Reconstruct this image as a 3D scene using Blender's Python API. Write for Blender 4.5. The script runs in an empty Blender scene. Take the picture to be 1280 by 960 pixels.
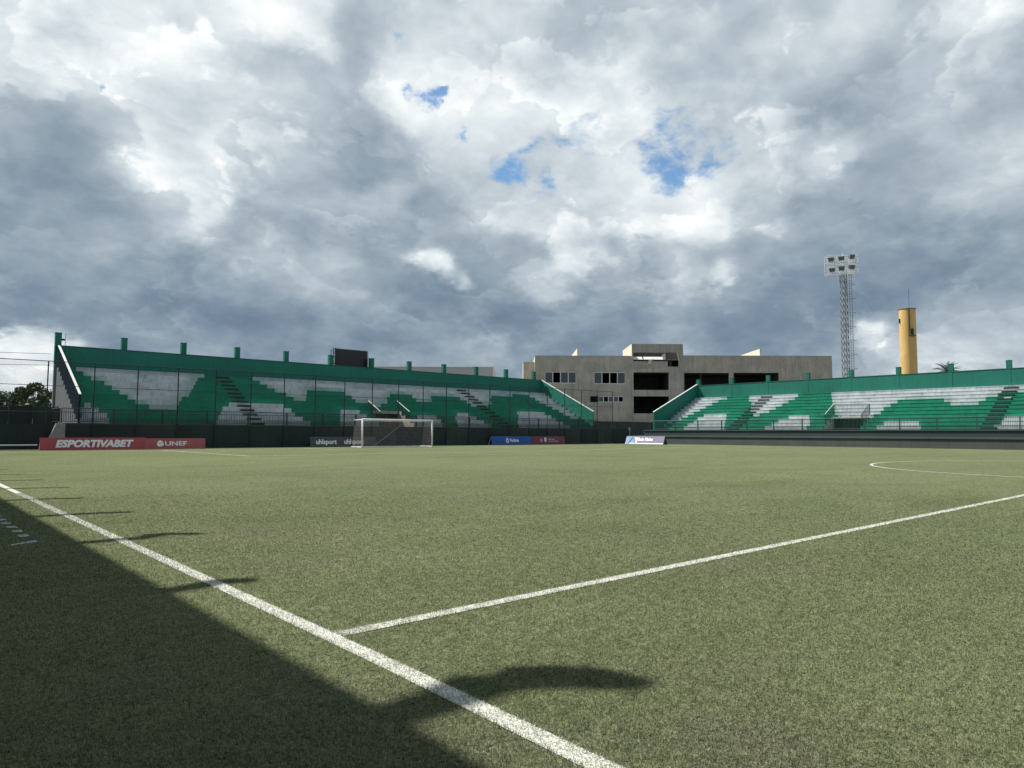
import bpy, bmesh, math, random
import numpy as np
from mathutils import Vector, Matrix
random.seed(7); rng = np.random.default_rng(7)
R_ = math.radians
scene = bpy.context.scene
COL = scene.collection
# ------------------------------------------------------------------ camera
CAM = Vector((-35.36, -4.253, 1.302)); PIT, ROL, YAW, FPX = .0692, .0034, .7253, 888.6
fw = Vector((math.sin(YAW)*math.cos(PIT), math.cos(YAW)*math.cos(PIT), math.sin(PIT)))
r0 = Vector((math.cos(YAW), -math.sin(YAW), 0)); u0 = r0.cross(fw)
rt = r0*math.cos(ROL)+u0*math.sin(ROL); up = rt.cross(fw)
cd = bpy.data.cameras.new('camera'); cam = bpy.data.objects.new('camera', cd); COL.objects.link(cam)
M = Matrix((rt, up, -fw)).transposed().to_4x4(); M.translation = CAM; cam.matrix_world = M
cd.sensor_fit = 'HORIZONTAL'; cd.sensor_width = 36; cd.lens = FPX/1280*36; cd.clip_start = .05; cd.clip_end = 3000
scene.camera = cam
FH = Vector((math.sin(YAW), math.cos(YAW), 0)); RH = Vector((math.cos(YAW), -math.sin(YAW), 0))
def far(lx, D, z=0): return Vector((CAM.x, CAM.y, 0))+RH*lx+FH*D+Vector((0, 0, z))
# ------------------------------------------------------------------ helpers
class MB:
    def __init__(s): s.v = []; s.f = []; s.m = []
    def quad(s, pts, mi=0):
        n = len(s.v); s.v += [tuple(p) for p in pts]; s.f.append(tuple(range(n, n+len(pts)))); s.m.append(mi)
    def box(s, x0, x1, y0, y1, z0, z1, mi=0):
        x0, x1 = min(x0, x1), max(x0, x1); y0, y1 = min(y0, y1), max(y0, y1); z0, z1 = min(z0, z1), max(z0, z1)
        n = len(s.v); s.v += [(x, y, z) for z in (z0, z1) for y in (y0, y1) for x in (x0, x1)]
        for q in ((0, 2, 3, 1), (4, 5, 7, 6), (0, 1, 5, 4), (2, 6, 7, 3), (0, 4, 6, 2), (1, 3, 7, 5)):
            s.f.append(tuple(n+i for i in q)); s.m.append(mi)
        return s
    def prism(s, poly, fn, a, b, mi=0):      # poly 2D extruded between a and b by fn(u,v,w)
        n = len(s.v); k = len(poly)
        s.v += [tuple(fn(p[0], p[1], a)) for p in poly]+[tuple(fn(p[0], p[1], b)) for p in poly]
        s.f.append(tuple(range(n, n+k))); s.m.append(mi); s.f.append(tuple(range(n+2*k-1, n+k-1, -1))); s.m.append(mi)
        for i in range(k):
            j = (i+1) % k; s.f.append((n+i, n+k+i, n+k+j, n+j)); s.m.append(mi)
        return s
    def tube(s, p0, p1, ra, rb=None, n=8, mi=0, cap=True):
        rb = ra if rb is None else rb
        p0 = Vector(p0); p1 = Vector(p1); d = (p1-p0).normalized()
        a = d.orthogonal().normalized() if abs(d.z) < .999 else Vector((1, 0, 0)); b = d.cross(a); a = b.cross(d)
        k = len(s.v)
        for p, r in ((p0, ra), (p1, rb)):
            for i in range(n):
                t = 2*math.pi*(i+.5)/n; s.v.append(tuple(p+a*(r*math.cos(t))+b*(r*math.sin(t))))
        for i in range(n):
            j = (i+1) % n; s.f.append((k+i, k+j, k+n+j, k+n+i)); s.m.append(mi)
        if cap:
            s.f.append(tuple(k+i for i in range(n-1, -1, -1))); s.m.append(mi); s.f.append(tuple(k+n+i for i in range(n))); s.m.append(mi)
        return s
    def build(s, name, mats, parent=None, smooth=False, fix=True):
        me = bpy.data.meshes.new(name); me.from_pydata(s.v, [], s.f)
        if not isinstance(mats, (list, tuple)): mats = [mats]
        for m in mats: me.materials.append(m)
        me.polygons.foreach_set('material_index', s.m)
        if smooth: me.polygons.foreach_set('use_smooth', [True]*len(s.f))
        if fix:
            bm = bmesh.new(); bm.from_mesh(me); bmesh.ops.recalc_face_normals(bm, faces=bm.faces); bm.to_mesh(me); bm.free()
        me.update(); o = bpy.data.objects.new(name, me); COL.objects.link(o)
        if parent: o.parent = parent
        return o
def tag(o, label, cat, group=None):
    o['label'] = label; o['category'] = cat
    if group: o['group'] = group
    return o
def thing(name, label, cat, loc=(0, 0, 0), rz=0, group=None):
    o = bpy.data.objects.new(name, None); COL.objects.link(o); o.location = loc; o.rotation_euler = (0, 0, rz); o.empty_display_size = .3
    return tag(o, label, cat, group)
def kind(o, k): o['kind'] = k; return o
def text(s, size, mat, parent, loc, rot, shear=0, bold=0, width=None, align='CENTER', name='lettering', ext=.004):
    cu = bpy.data.curves.new(name, 'FONT'); cu.body = s; cu.size = size; cu.shear = shear; cu.offset = bold; cu.extrude = ext; cu.align_x = align; cu.align_y = 'CENTER'; cu.resolution_u = 3
    t = bpy.data.objects.new('tmp', cu); COL.objects.link(t)
    bpy.context.view_layer.update()
    me = bpy.data.meshes.new_from_object(t.evaluated_get(bpy.context.evaluated_depsgraph_get())); bpy.data.objects.remove(t)
    if width:
        xs = [v.co.x for v in me.vertices]; k = width/(max(xs)-min(xs)); cx = (max(xs)+min(xs))/2
        for v in me.vertices: v.co.x = (v.co.x-cx)*k
    me.materials.clear(); me.materials.append(mat); me.name = name
    o = bpy.data.objects.new(name, me); COL.objects.link(o); o.parent = parent; o.location = loc; o.rotation_euler = rot
    return o
# ------------------------------------------------------------------ materials
class NT:
    def __init__(s, tree): s.t = tree
    def n(s, typ, **kw):
        nd = s.t.nodes.new(typ)
        for k, v in kw.items():
            if hasattr(nd, k): setattr(nd, k, v)
        return nd
    def link(s, a, b): s.t.links.new(a, b)
    def val(s, sock, v):
        if hasattr(v, 'is_output'): s.link(v, sock)
        else: sock.default_value = v
    def math(s, op, a, b=None, c=None, clamp=False):
        nd = s.n('ShaderNodeMath', operation=op, use_clamp=clamp); s.val(nd.inputs[0], a)
        if b is not None: s.val(nd.inputs[1], b)
        if c is not None: s.val(nd.inputs[2], c)
        return nd.outputs[0]
    def vm(s, op, a, b=None, c=None):
        nd = s.n('ShaderNodeVectorMath', operation=op); s.val(nd.inputs[0], a)
        if b is not None: s.val(nd.inputs[1], b)
        if c is not None: s.val(nd.inputs[3 if op == 'SCALE' else 2], c)
        return nd.outputs['Value'] if op in ('DISTANCE', 'DOT_PRODUCT', 'LENGTH') else nd.outputs[0]
    def noise(s, vec, scale, detail=4, rough=.5, dist=0, col=False, dim='3D', lac=2.0):
        nd = s.n('ShaderNodeTexNoise', noise_dimensions=dim); s.link(vec, nd.inputs['Vector'])
        nd.inputs['Scale'].default_value = scale; nd.inputs['Detail'].default_value = detail; nd.inputs['Roughness'].default_value = rough; nd.inputs['Distortion'].default_value = dist; nd.inputs['Lacunarity'].default_value = lac
        return nd.outputs['Color' if col else 'Fac']
    def ramp(s, fac, stops, interp='LINEAR'):
        nd = s.n('ShaderNodeValToRGB'); s.link(fac, nd.inputs[0]); e = nd.color_ramp.elements; nd.color_ramp.interpolation = interp
        while len(e) < len(stops): e.new(.5)
        for i, (p, c) in enumerate(stops):
            e[i].position = p; e[i].color = (*c, 1) if len(c) == 3 else c
        return nd.outputs[0]
    def mix(s, f, a, b, blend='MIX'):
        nd = s.n('ShaderNodeMix', data_type='RGBA', blend_type=blend); s.val(nd.inputs[0], f)
        for sk, v in ((nd.inputs[6], a), (nd.inputs[7], b)):
            if hasattr(v, 'is_output'): s.link(v, sk)
            else: sk.default_value = (*v, 1)
        return nd.outputs[2]
    def mr(s, v, a, b, c=0., d=1., smooth=False):
        nd = s.n('ShaderNodeMapRange', clamp=True, interpolation_type='SMOOTHSTEP' if smooth else 'LINEAR'); s.val(nd.inputs[0], v)
        for i, x in enumerate((a, b, c, d)): nd.inputs[i+1].default_value = x
        return nd.outputs[0]
def mat_new(name):
    m = bpy.data.materials.new(name); m.use_nodes = True; t = NT(m.node_tree); t.bsdf = m.node_tree.nodes['Principled BSDF']
    t.obj = t.n('ShaderNodeNewGeometry').outputs['Position']
    return m, t
def paint(name, c, rough=.6, var=.12, scale=.8, streak=.0, metal=0, bump=.0, c2=None, spec=.4):
    """painted / mineral surface with patchy wear, optional vertical stains"""
    m, t = mat_new(name)
    n1 = t.noise(t.obj, scale, 5, .6); n2 = t.noise(t.obj, scale*14, 3, .6)
    f = t.math('ADD', t.math('MULTIPLY', n1, .7), t.math('MULTIPLY', n2, .3))
    lo = tuple(x*(1-var*2) for x in c); hi = tuple(min(1, x*(1+var*2)) for x in (c2 or c))
    col = t.ramp(f, [(.25, lo), (.5, c), (.75, hi)])
    if streak:
        mp = t.vm('MULTIPLY', t.obj, (2.2, 2.2, .16)); sn = t.noise(mp, 1.4, 5, .65)
        col = t.mix(t.mr(sn, .5, .72, 0, streak), col, tuple(x*.35 for x in c))
    t.link(col, t.bsdf.inputs['Base Color']); t.bsdf.inputs['Roughness'].default_value = rough; t.bsdf.inputs['Metallic'].default_value = metal; t.bsdf.inputs['Specular IOR Level'].default_value = spec
    if bump:
        b = t.n('ShaderNodeBump'); b.inputs['Strength'].default_value = bump; b.inputs['Distance'].default_value = .02; t.link(n2, b.inputs['Height']); t.link(b.outputs[0], t.bsdf.inputs['Normal'])
    return m
GREEN = paint('green seat paint', (.004, .215, .130), .6, .18, .7, .45)
TEAL = paint('green wall paint', (.006, .148, .108), .6, .09, .3, .3)
WHITE_P = paint('pale grey paint', (.47, .51, .53), .6, .14, .7, .5)
BLACKP = paint('black step paint', (.012, .016, .018), .6, .1, 1)
NAVY = paint('dark slate paint', (.020, .030, .040), .95, .1, .5, .2, spec=0)
GREYW = paint('grey end wall paint', (.20, .215, .225), .95, .1, .5, .3, spec=0)
WALLDK = paint('dark green grey wall paint', (.072, .086, .083), .7, .14, .4, .4)
WALLDK2 = paint('dark green band', (.030, .052, .052), .7, .1, .4)  # darker green below the ledges of the far stand
LEDGE = paint('ledge paint', (.045, .08, .072), .7, .1, .4)
WTRIM = paint('white trim', (.8, .8, .78), .5, .04, 1)
POSTDK = paint('dark green steel', (.012, .026, .026), .5, .1, 1, 0, .0)
RAILDK = paint('dark railing steel', (.010, .018, .020), .5, .1, 1)
RAILGR = paint('teal railing steel', (.03, .085, .075), .5, .1, 1)
SCREEN = paint('dark shade fabric', (.024, .036, .036), .9, .2, .35, .2)
SCREEN2 = paint('dark shade fabric worn', (.036, .048, .045), .9, .25, .5, .3)
CONC = paint('bare concrete', (.40, .375, .33), .85, .16, .35, .45, 0, .3)
CONCB = paint('weathered board concrete', (.45, .415, .365), .85, .18, .5, .5, 0, .3)
CONCD = paint('shade-darkened concrete', (.11, .11, .11), .9, .2, .5)  # concrete colour darkened to deepen the shade inside bays and entrances
BROWNC = paint('brown block', (.17, .13, .10), .85, .15, 1)
CREAM = paint('cream plaster', (.66, .60, .48), .75, .06, .6, .1)
LGREY = paint('light grey cladding', (.42, .43, .45), .6, .04, .3)
STEEL = paint('galvanised steel', (.34, .36, .38), .45, .1, 2, 0, .5)
STEEL2 = paint('weathered steel', (.25, .265, .28), .55, .15, 2)
STEELW = paint('white steel', (.72, .74, .75), .5, .05, 2)
YEL = paint('ochre tank paint', (.64, .44, .16), .6, .08, .35, .25)
DARKM = paint('dark metal', (.02, .022, .024), .5, .1, 1)
SCRM = paint('led screen face', (.018, .019, .021), .35, .05, 3)
REDB = paint('faded red banner', (.42, .072, .082), .5, .08, .7)
REDB2 = paint('faded red banner pale', (.42, .10, .10), .5, .12, .9, .1)
BLUEB = paint('blue banner', (.022, .095, .36), .5, .06, .7)
MARB = paint('maroon banner', (.19, .040, .075), .5, .08, .7)
GREYB = paint('charcoal banner', (.07, .072, .085), .5, .08, .7)
PURB = paint('faded violet banner', (.17, .15, .26), .5, .2, 1.2)
SKYB = paint('pale blue banner print', (.28, .40, .62), .5, .3, 1.5)
PRINT = paint('white print', (.88, .88, .93), .5, .04, 1)
PRINTG = paint('pale print', (.46, .42, .44), .5, .1, 1)
BARK = paint('bark', (.10, .075, .05), .9, .2, 2)
def leafmat(name, a, b):
    m, t = mat_new(name); n = t.noise(t.obj, .9, 4, .6); t.link(t.ramp(n, [(.3, a), (.7, b)]), t.bsdf.inputs['Base Color'])
    t.bsdf.inputs['Roughness'].default_value = .6; t.bsdf.inputs['Subsurface Weight'].default_value = 0; return m
LEAF = leafmat('dark leaves', (.024, .050, .018), (.070, .115, .040))
PALML = leafmat('palm leaves', (.03, .045, .016), (.07, .09, .03))
def glassmat():
    m, t = mat_new('window glass'); t.bsdf.inputs['Base Color'].default_value = (.05, .07, .085, 1); t.bsdf.inputs['Roughness'].default_value = .08; t.bsdf.inputs['Specular IOR Level'].default_value = .6; return m
GLASS = glassmat()
def meshmat(name, c, pitch, wire):
    """open wire mesh: transparent between the wires"""
    m, t = mat_new(name); sx = t.n('ShaderNodeSeparateXYZ'); t.link(t.obj, sx.inputs[0])
    a = t.math('ADD', t.math('ADD', sx.outputs[0], sx.outputs[1]), sx.outputs[2]); b = t.math('SUBTRACT', t.math('ADD', sx.outputs[0], sx.outputs[1]), sx.outputs[2])
    fs = [t.math('LESS_THAN', t.math('FRACT', t.math('DIVIDE', q, pitch)), wire) for q in (a, b)]
    tr = t.n('ShaderNodeBsdfTransparent'); mx = t.n('ShaderNodeMixShader'); t.link(t.math('MAXIMUM', *fs), mx.inputs[0]); t.link(tr.outputs[0], mx.inputs[1]); t.link(t.bsdf.outputs[0], mx.inputs[2])
    t.bsdf.inputs['Base Color'].default_value = (*c, 1); out = [n for n in t.t.nodes if n.type == 'OUTPUT_MATERIAL'][0]; t.link(mx.outputs[0], out.inputs[0]); return m
WIRE = meshmat('chain link', (.02, .035, .035), .09, .07)
# turf
def turf_color(t, pos, fine):
    big = t.noise(t.vm('MULTIPLY', pos, (1, 1.7, 1)), .07, 4, .6); mid = t.noise(pos, .6, 4, .6); mp = t.vm('MULTIPLY', pos, (.5, 1.6, 1)); pat = t.noise(mp, 1.3, 4, .6)
    f = t.math('ADD', t.math('MULTIPLY', big, .45), t.math('ADD', t.math('MULTIPLY', mid, .3), t.math('MULTIPLY', pat, .25)))
    c = t.ramp(f, [(.34, (.132, .156, .082)), (.5, (.163, .188, .102)), (.66, (.198, .221, .124))])
    wn = t.noise(pos, .33, 5, .68); c = t.mix(t.mr(wn, .52, .70, 0, .55), c, (.172, .168, .118)); wd = t.noise(t.vm('MULTIPLY', pos, (.25, .6, 1)), .5, 4, .6); c = t.mix(t.mr(wd, .56, .70, 0, .45), c, (.085, .112, .042))
    dk = t.ramp(fine, [(.15, (.30, .33, .30)), (.5, (1, 1, 1)), (.85, (1.6, 1.55, 1.5))])
    return t.mix(1., c, dk, 'MULTIPLY')
def turfmat():
    m, t = mat_new('artificial turf'); st = t.vm('MULTIPLY', t.obj, (1, 1, 1)); f1 = t.noise(st, 38, 3, .7); f2 = t.noise(st, 9, 3, .65)
    fine = t.math('ADD', t.math('MULTIPLY', f1, .65), t.math('MULTIPLY', f2, .35)); fine = t.mr(fine, .32, .68, 0, .9)
    t.link(turf_color(t, t.obj, fine), t.bsdf.inputs['Base Color']); t.bsdf.inputs['Roughness'].default_value = .9; t.bsdf.inputs['Specular IOR Level'].default_value = 0
    b = t.n('ShaderNodeBump'); b.inputs['Strength'].default_value = .8; b.inputs['Distance'].default_value = .03; t.link(f1, b.inputs['Height']); t.link(b.outputs[0], t.bsdf.inputs['Normal']); return m
def blademat(name, white=False):
    m, t = mat_new(name); at = t.n('ShaderNodeAttribute', attribute_name='rnd').outputs['Fac']
    if white: t.link(t.ramp(at, [(0, (.28, .30, .24)), (.25, (.50, .51, .46)), (.6, (.70, .70, .64)), (1, (.86, .86, .8))]), t.bsdf.inputs['Base Color'])
    else:
        c = turf_color(t, t.obj, t.mr(at, 0, 1, .14, .88)); c = t.mix(1., c, (1.32, 1.30, 1.36), 'MULTIPLY'); t.link(c, t.bsdf.inputs['Base Color'])
        tl = t.n('ShaderNodeBsdfTranslucent'); t.link(c, tl.inputs[0]); mx = t.n('ShaderNodeMixShader'); mx.inputs[0].default_value = .35; t.link(t.bsdf.outputs[0], mx.inputs[1]); t.link(tl.outputs[0], mx.inputs[2])
        t.link(mx.outputs[0], [n for n in t.t.nodes if n.type == 'OUTPUT_MATERIAL'][0].inputs[0])
    t.bsdf.inputs['Roughness'].default_value = .6; t.bsdf.inputs['Specular IOR Level'].default_value = .3; return m
TURF = turfmat(); BLADE = blademat('turf blade'); WBLADE = blademat('white turf blade', True)
def linemat():
    m, t = mat_new('white turf line'); n = t.noise(t.obj, 95, 3, .75); n2 = t.noise(t.obj, 6, 4, .6); f = t.math('ADD', t.math('MULTIPLY', n, .75), t.math('MULTIPLY', n2, .25))
    t.link(t.ramp(f, [(.40, (.13, .15, .09)), (.48, (.46, .47, .41)), (.58, (.74, .74, .68)), (.7, (.86, .86, .8))]), t.bsdf.inputs['Base Color']); t.bsdf.inputs['Roughness'].default_value = .8; return m
LINE = linemat()
EARTH = paint('bare earth', (.16, .13, .09), .95, .2, .2)
LROWS=[[(-24.2,-22.05,1),(-22.05,-13.88,0),(-13.88,-5.28,1),(-5.28,-2.27,0),(-2.27,2.03,1),(2.03,5.47,0),(5.47,10.2,1),(10.2,11.92,0),(11.92,16.65,1),(16.65,20.95,0),(20.95,29.55,1),(29.55,34.28,0)],[(-24.2,-23.77,0),(-23.77,-22.05,1),(-22.05,-13.45,0),(-13.45,-5.71,1),(-5.71,-1.84,0),(-1.84,1.6,1),(1.6,6.76,0),(6.76,10.2,1),(10.2,12.35,0),(12.35,16.22,1),(16.22,21.38,0),(21.38,29.12,1),(29.12,34.28,0)],[(-24.2,-23.77,0),(-23.77,-22.48,1),(-22.48,-13.02,0),(-13.02,-6.14,1),(-6.14,-1.41,0),(-1.41,1.6,1),(1.6,7.62,0),(7.62,10.2,1),(10.2,12.78,0),(12.78,15.79,1),(15.79,22.24,0),(22.24,28.69,1),(28.69,34.28,0)],[(-24.2,-23.34,0),(-23.34,-22.91,1),(-22.91,-18.61,0),(-18.61,-16.46,1),(-16.46,-12.59,0),(-12.59,-6.14,1),(-6.14,-0.98,0),(-0.98,1.17,1),(1.17,13.64,0),(13.64,15.36,1),(15.36,23.1,0),(23.1,28.69,1),(28.69,32.13,0),(32.13,33.85,1),(33.85,34.28,0)],[(-24.2,-19.47,0),(-19.47,-16.03,1),(-16.03,-11.73,0),(-11.73,-6.57,1),(-6.57,23.53,0),(23.53,28.26,1),(28.26,31.7,0),(31.7,33.85,1),(33.85,34.28,0)],[(-24.2,-19.9,0),(-19.9,-15.6,1),(-15.6,3.75,0),(3.75,4.61,1),(4.61,31.7,0),(31.7,33.85,1),(33.85,34.28,0)],[(-24.2,-20.33,0),(-20.33,-14.74,1),(-14.74,-4.85,0),(-4.85,-3.56,1),(-3.56,2.03,0),(2.03,5.9,1),(5.9,17.51,0),(17.51,20.09,1),(20.09,31.27,0),(31.27,33.85,1),(33.85,34.28,0)],[(-24.2,-20.76,0),(-20.76,-14.31,1),(-14.31,-5.28,0),(-5.28,-3.13,1),(-3.13,2.03,0),(2.03,6.33,1),(6.33,10.2,0),(10.2,12.35,1),(12.35,17.51,0),(17.51,21.38,1),(21.38,30.84,0),(30.84,33.85,1),(33.85,34.28,0)],[(-24.2,-21.19,0),(-21.19,-13.88,1),(-13.88,-6.14,0),(-6.14,-2.7,1),(-2.7,1.6,0),(1.6,7.19,1),(7.19,10.2,0),(10.2,12.78,1),(12.78,17.08,0),(17.08,21.81,1),(21.81,30.41,0),(30.41,33.85,1),(33.85,34.28,0)],[(-24.2,-22.05,0),(-22.05,-13.45,1),(-13.45,-6.57,0),(-6.57,22.67,1),(22.67,30.41,0),(30.41,33.85,1),(33.85,34.28,0)],[(-24.2,-22.48,0),(-22.48,-13.02,1),(-13.02,-7.0,0),(-7.0,26.97,1),(26.97,29.98,0),(29.98,33.85,1),(33.85,34.28,0)],[(-24.2,-22.91,0),(-22.91,-12.16,1),(-12.16,-7.43,0),(-7.43,33.85,1),(33.85,34.28,0)]]
RROWS=[[(2,13.18,0),(13.18,16.19,1),(16.19,22.64,0),(22.64,26.94,1),(26.94,34.68,0),(34.68,39.84,1),(39.84,45.43,0),(45.43,51.45,1),(51.45,55.75,0)],[(2,13.18,0),(13.18,15.76,1),(15.76,23.07,0),(23.07,26.51,1),(26.51,34.68,0),(34.68,39.41,1),(39.41,45.86,0),(45.86,51.45,1),(51.45,54.89,0),(54.89,55.32,1),(55.32,55.75,0)],[(2,13.61,0),(13.61,15.76,1),(15.76,35.11,0),(35.11,38.98,1),(38.98,46.29,0),(46.29,51.02,1),(51.02,54.46,0),(54.46,55.32,1),(55.32,55.75,0)],[(2,28.23,0),(28.23,32.1,1),(32.1,35.54,0),(35.54,38.12,1),(38.12,46.72,0),(46.72,51.02,1),(51.02,53.6,0),(53.6,55.32,1),(55.32,55.75,0)],[(2,27.8,0),(27.8,32.96,1),(32.96,42.42,0),(42.42,43.28,1),(43.28,47.15,0),(47.15,50.59,1),(50.59,53.17,0),(53.17,55.75,1)],[(2,27.8,0),(27.8,33.39,1),(33.39,41.56,0),(41.56,44.14,1),(44.14,52.74,0),(52.74,55.75,1)],[(2,18.77,0),(18.77,21.35,1),(21.35,27.37,0),(27.37,33.82,1),(33.82,41.13,0),(41.13,44.57,1),(44.57,52.31,0),(52.31,55.75,1)],[(2,18.34,0),(18.34,22.21,1),(22.21,26.94,0),(26.94,34.25,1),(34.25,40.7,0),(40.7,45.0,1),(45.0,51.88,0),(51.88,55.75,1)],[(2,17.48,0),(17.48,34.68,1),(34.68,40.27,0),(40.27,45.43,1),(45.43,51.45,0),(51.45,55.75,1)],[(2,14.9,0),(14.9,35.11,1),(35.11,39.84,0),(39.84,46.29,1),(46.29,51.02,0),(51.02,55.75,1)],[(2,14.9,0),(14.9,35.54,1),(35.54,39.84,0),(39.84,46.72,1),(46.72,50.16,0),(50.16,55.75,1)]]
BLOBS=[(0.074,0.900,0.429,0.127,0.78),(0.150,0.880,0.451,0.127,0.80),(0.219,0.861,0.460,0.098,0.87),(0.326,0.802,0.501,0.063,0.88),(0.118,0.904,0.412,0.070,0.78),(0.252,0.877,0.410,0.098,0.80),(0.186,0.892,0.413,0.063,0.87),(0.204,0.908,0.367,0.063,0.66),(0.305,0.842,0.445,0.098,0.68),(0.379,0.823,0.423,0.112,0.60),(0.417,0.773,0.478,0.084,0.60),(0.383,0.791,0.478,0.031,0.86),(0.473,0.787,0.397,0.084,0.56),(0.347,0.868,0.355,0.098,0.66),(0.279,0.896,0.345,0.077,0.80),(0.216,0.904,0.369,0.070,0.82),(0.101,0.927,0.361,0.084,0.58),(0.127,0.940,0.317,0.112,0.52),(0.169,0.944,0.282,0.084,0.56),(0.103,0.962,0.252,0.098,0.54),(0.215,0.925,0.312,0.063,0.78),(0.254,0.930,0.267,0.084,0.70),(0.298,0.906,0.301,0.049,0.84),(0.349,0.892,0.289,0.084,0.60),(0.207,0.953,0.223,0.098,0.64),(0.419,0.855,0.306,0.098,0.62),(0.444,0.818,0.366,0.084,0.52),(0.474,0.752,0.459,0.063,0.78),(0.515,0.705,0.487,0.084,0.70),(0.453,0.739,0.499,0.035,0.70),(0.500,0.754,0.426,0.049,0.86),(0.558,0.710,0.429,0.077,0.82),(0.550,0.751,0.364,0.077,0.74),(0.545,0.779,0.310,0.070,0.60),(0.604,0.732,0.317,0.070,0.74),(0.482,0.819,0.311,0.056,0.70),(0.535,0.811,0.236,0.028,0.74),(0.556,0.798,0.232,0.028,0.80),(0.573,0.788,0.224,0.022,0.76),(0.592,0.777,0.212,0.020,0.70),(0.508,0.820,0.262,0.063,0.60),(0.588,0.764,0.265,0.084,0.58),(0.430,0.874,0.226,0.112,0.60),(0.366,0.904,0.220,0.098,0.62),(0.287,0.937,0.198,0.098,0.47),(0.161,0.969,0.189,0.112,0.50),(0.109,0.980,0.164,0.112,0.48),(0.230,0.961,0.153,0.112,0.46),(0.363,0.918,0.158,0.112,0.46),(0.511,0.842,0.172,0.112,0.50),(0.621,0.768,0.158,0.112,0.50),(0.120,0.988,0.097,0.056,0.85),(0.166,0.980,0.109,0.035,0.70),(0.096,0.987,0.127,0.042,0.48),(0.258,0.959,0.121,0.084,0.50),(0.585,0.647,0.489,0.098,0.68),(0.623,0.585,0.519,0.098,0.66),(0.666,0.598,0.445,0.084,0.76),(0.606,0.669,0.430,0.063,0.84),(0.713,0.532,0.457,0.098,0.76),(0.706,0.578,0.408,0.070,0.76),(0.648,0.652,0.394,0.049,0.72),(0.711,0.493,0.502,0.098,0.75),(0.776,0.446,0.446,0.098,0.70),(0.781,0.416,0.466,0.056,0.76),(0.806,0.359,0.471,0.098,0.70),(0.850,0.316,0.421,0.112,0.60),(0.872,0.240,0.426,0.098,0.67),(0.867,0.200,0.456,0.063,0.80),(0.899,0.195,0.391,0.070,0.62),(0.830,0.306,0.467,0.084,0.70),(0.900,0.267,0.343,0.127,0.58),(0.848,0.361,0.388,0.084,0.60),(0.832,0.447,0.329,0.084,0.70),(0.856,0.386,0.343,0.056,0.80),(0.789,0.489,0.372,0.070,0.72),(0.802,0.523,0.288,0.056,0.86),(0.748,0.586,0.313,0.084,0.80),(0.699,0.642,0.316,0.070,0.76),(0.647,0.698,0.307,0.070,0.76),(0.704,0.670,0.236,0.034,0.80),(0.721,0.648,0.246,0.031,0.82),(0.738,0.634,0.233,0.022,0.74),(0.680,0.701,0.213,0.056,0.66),(0.644,0.728,0.234,0.070,0.58),(0.755,0.621,0.211,0.084,0.58),(0.804,0.550,0.228,0.056,0.64),(0.832,0.513,0.210,0.028,0.84),(0.839,0.475,0.263,0.070,0.62),(0.861,0.420,0.287,0.084,0.58),(0.893,0.355,0.278,0.098,0.56),(0.933,0.223,0.283,0.112,0.56),(0.934,0.282,0.221,0.127,0.46),(0.900,0.379,0.214,0.084,0.48),(0.871,0.449,0.200,0.070,0.54),(0.921,0.350,0.172,0.084,0.45),(0.955,0.232,0.187,0.098,0.50),(0.838,0.524,0.153,0.084,0.52),(0.749,0.644,0.157,0.098,0.52),(0.690,0.712,0.131,0.084,0.52),(0.889,0.439,0.128,0.084,0.56),(0.920,0.371,0.129,0.042,0.80),(0.951,0.291,0.109,0.070,0.70),(0.966,0.229,0.123,0.070,0.70),(0.953,0.265,0.149,0.056,0.60),(0.969,0.227,0.095,0.056,0.68),(0.818,0.562,0.122,0.056,0.66),(0.206,0.822,0.530,0.169,0.82),(0.505,0.630,0.590,0.197,0.72),(0.748,0.357,0.560,0.197,0.68),(0.018,0.959,0.284,0.211,0.60),(0.009,0.903,0.430,0.169,0.85),(0.926,0.114,0.360,0.211,0.60),(0.978,0.130,0.165,0.183,0.55)]
HOLES=[(0.675,0.623,0.394,0.031),(0.761,0.537,0.364,0.040),(0.661,0.666,0.344,0.017),(0.618,0.699,0.361,0.025),(0.625,0.683,0.377,0.018),(0.453,0.743,0.493,0.015),(0.491,0.751,0.441,0.011),(0.516,0.741,0.431,0.011),(0.564,0.726,0.393,0.010),(0.785,0.511,0.350,0.027),(0.659,0.649,0.379,0.022),(0.171,0.901,0.400,0.004)]
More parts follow.
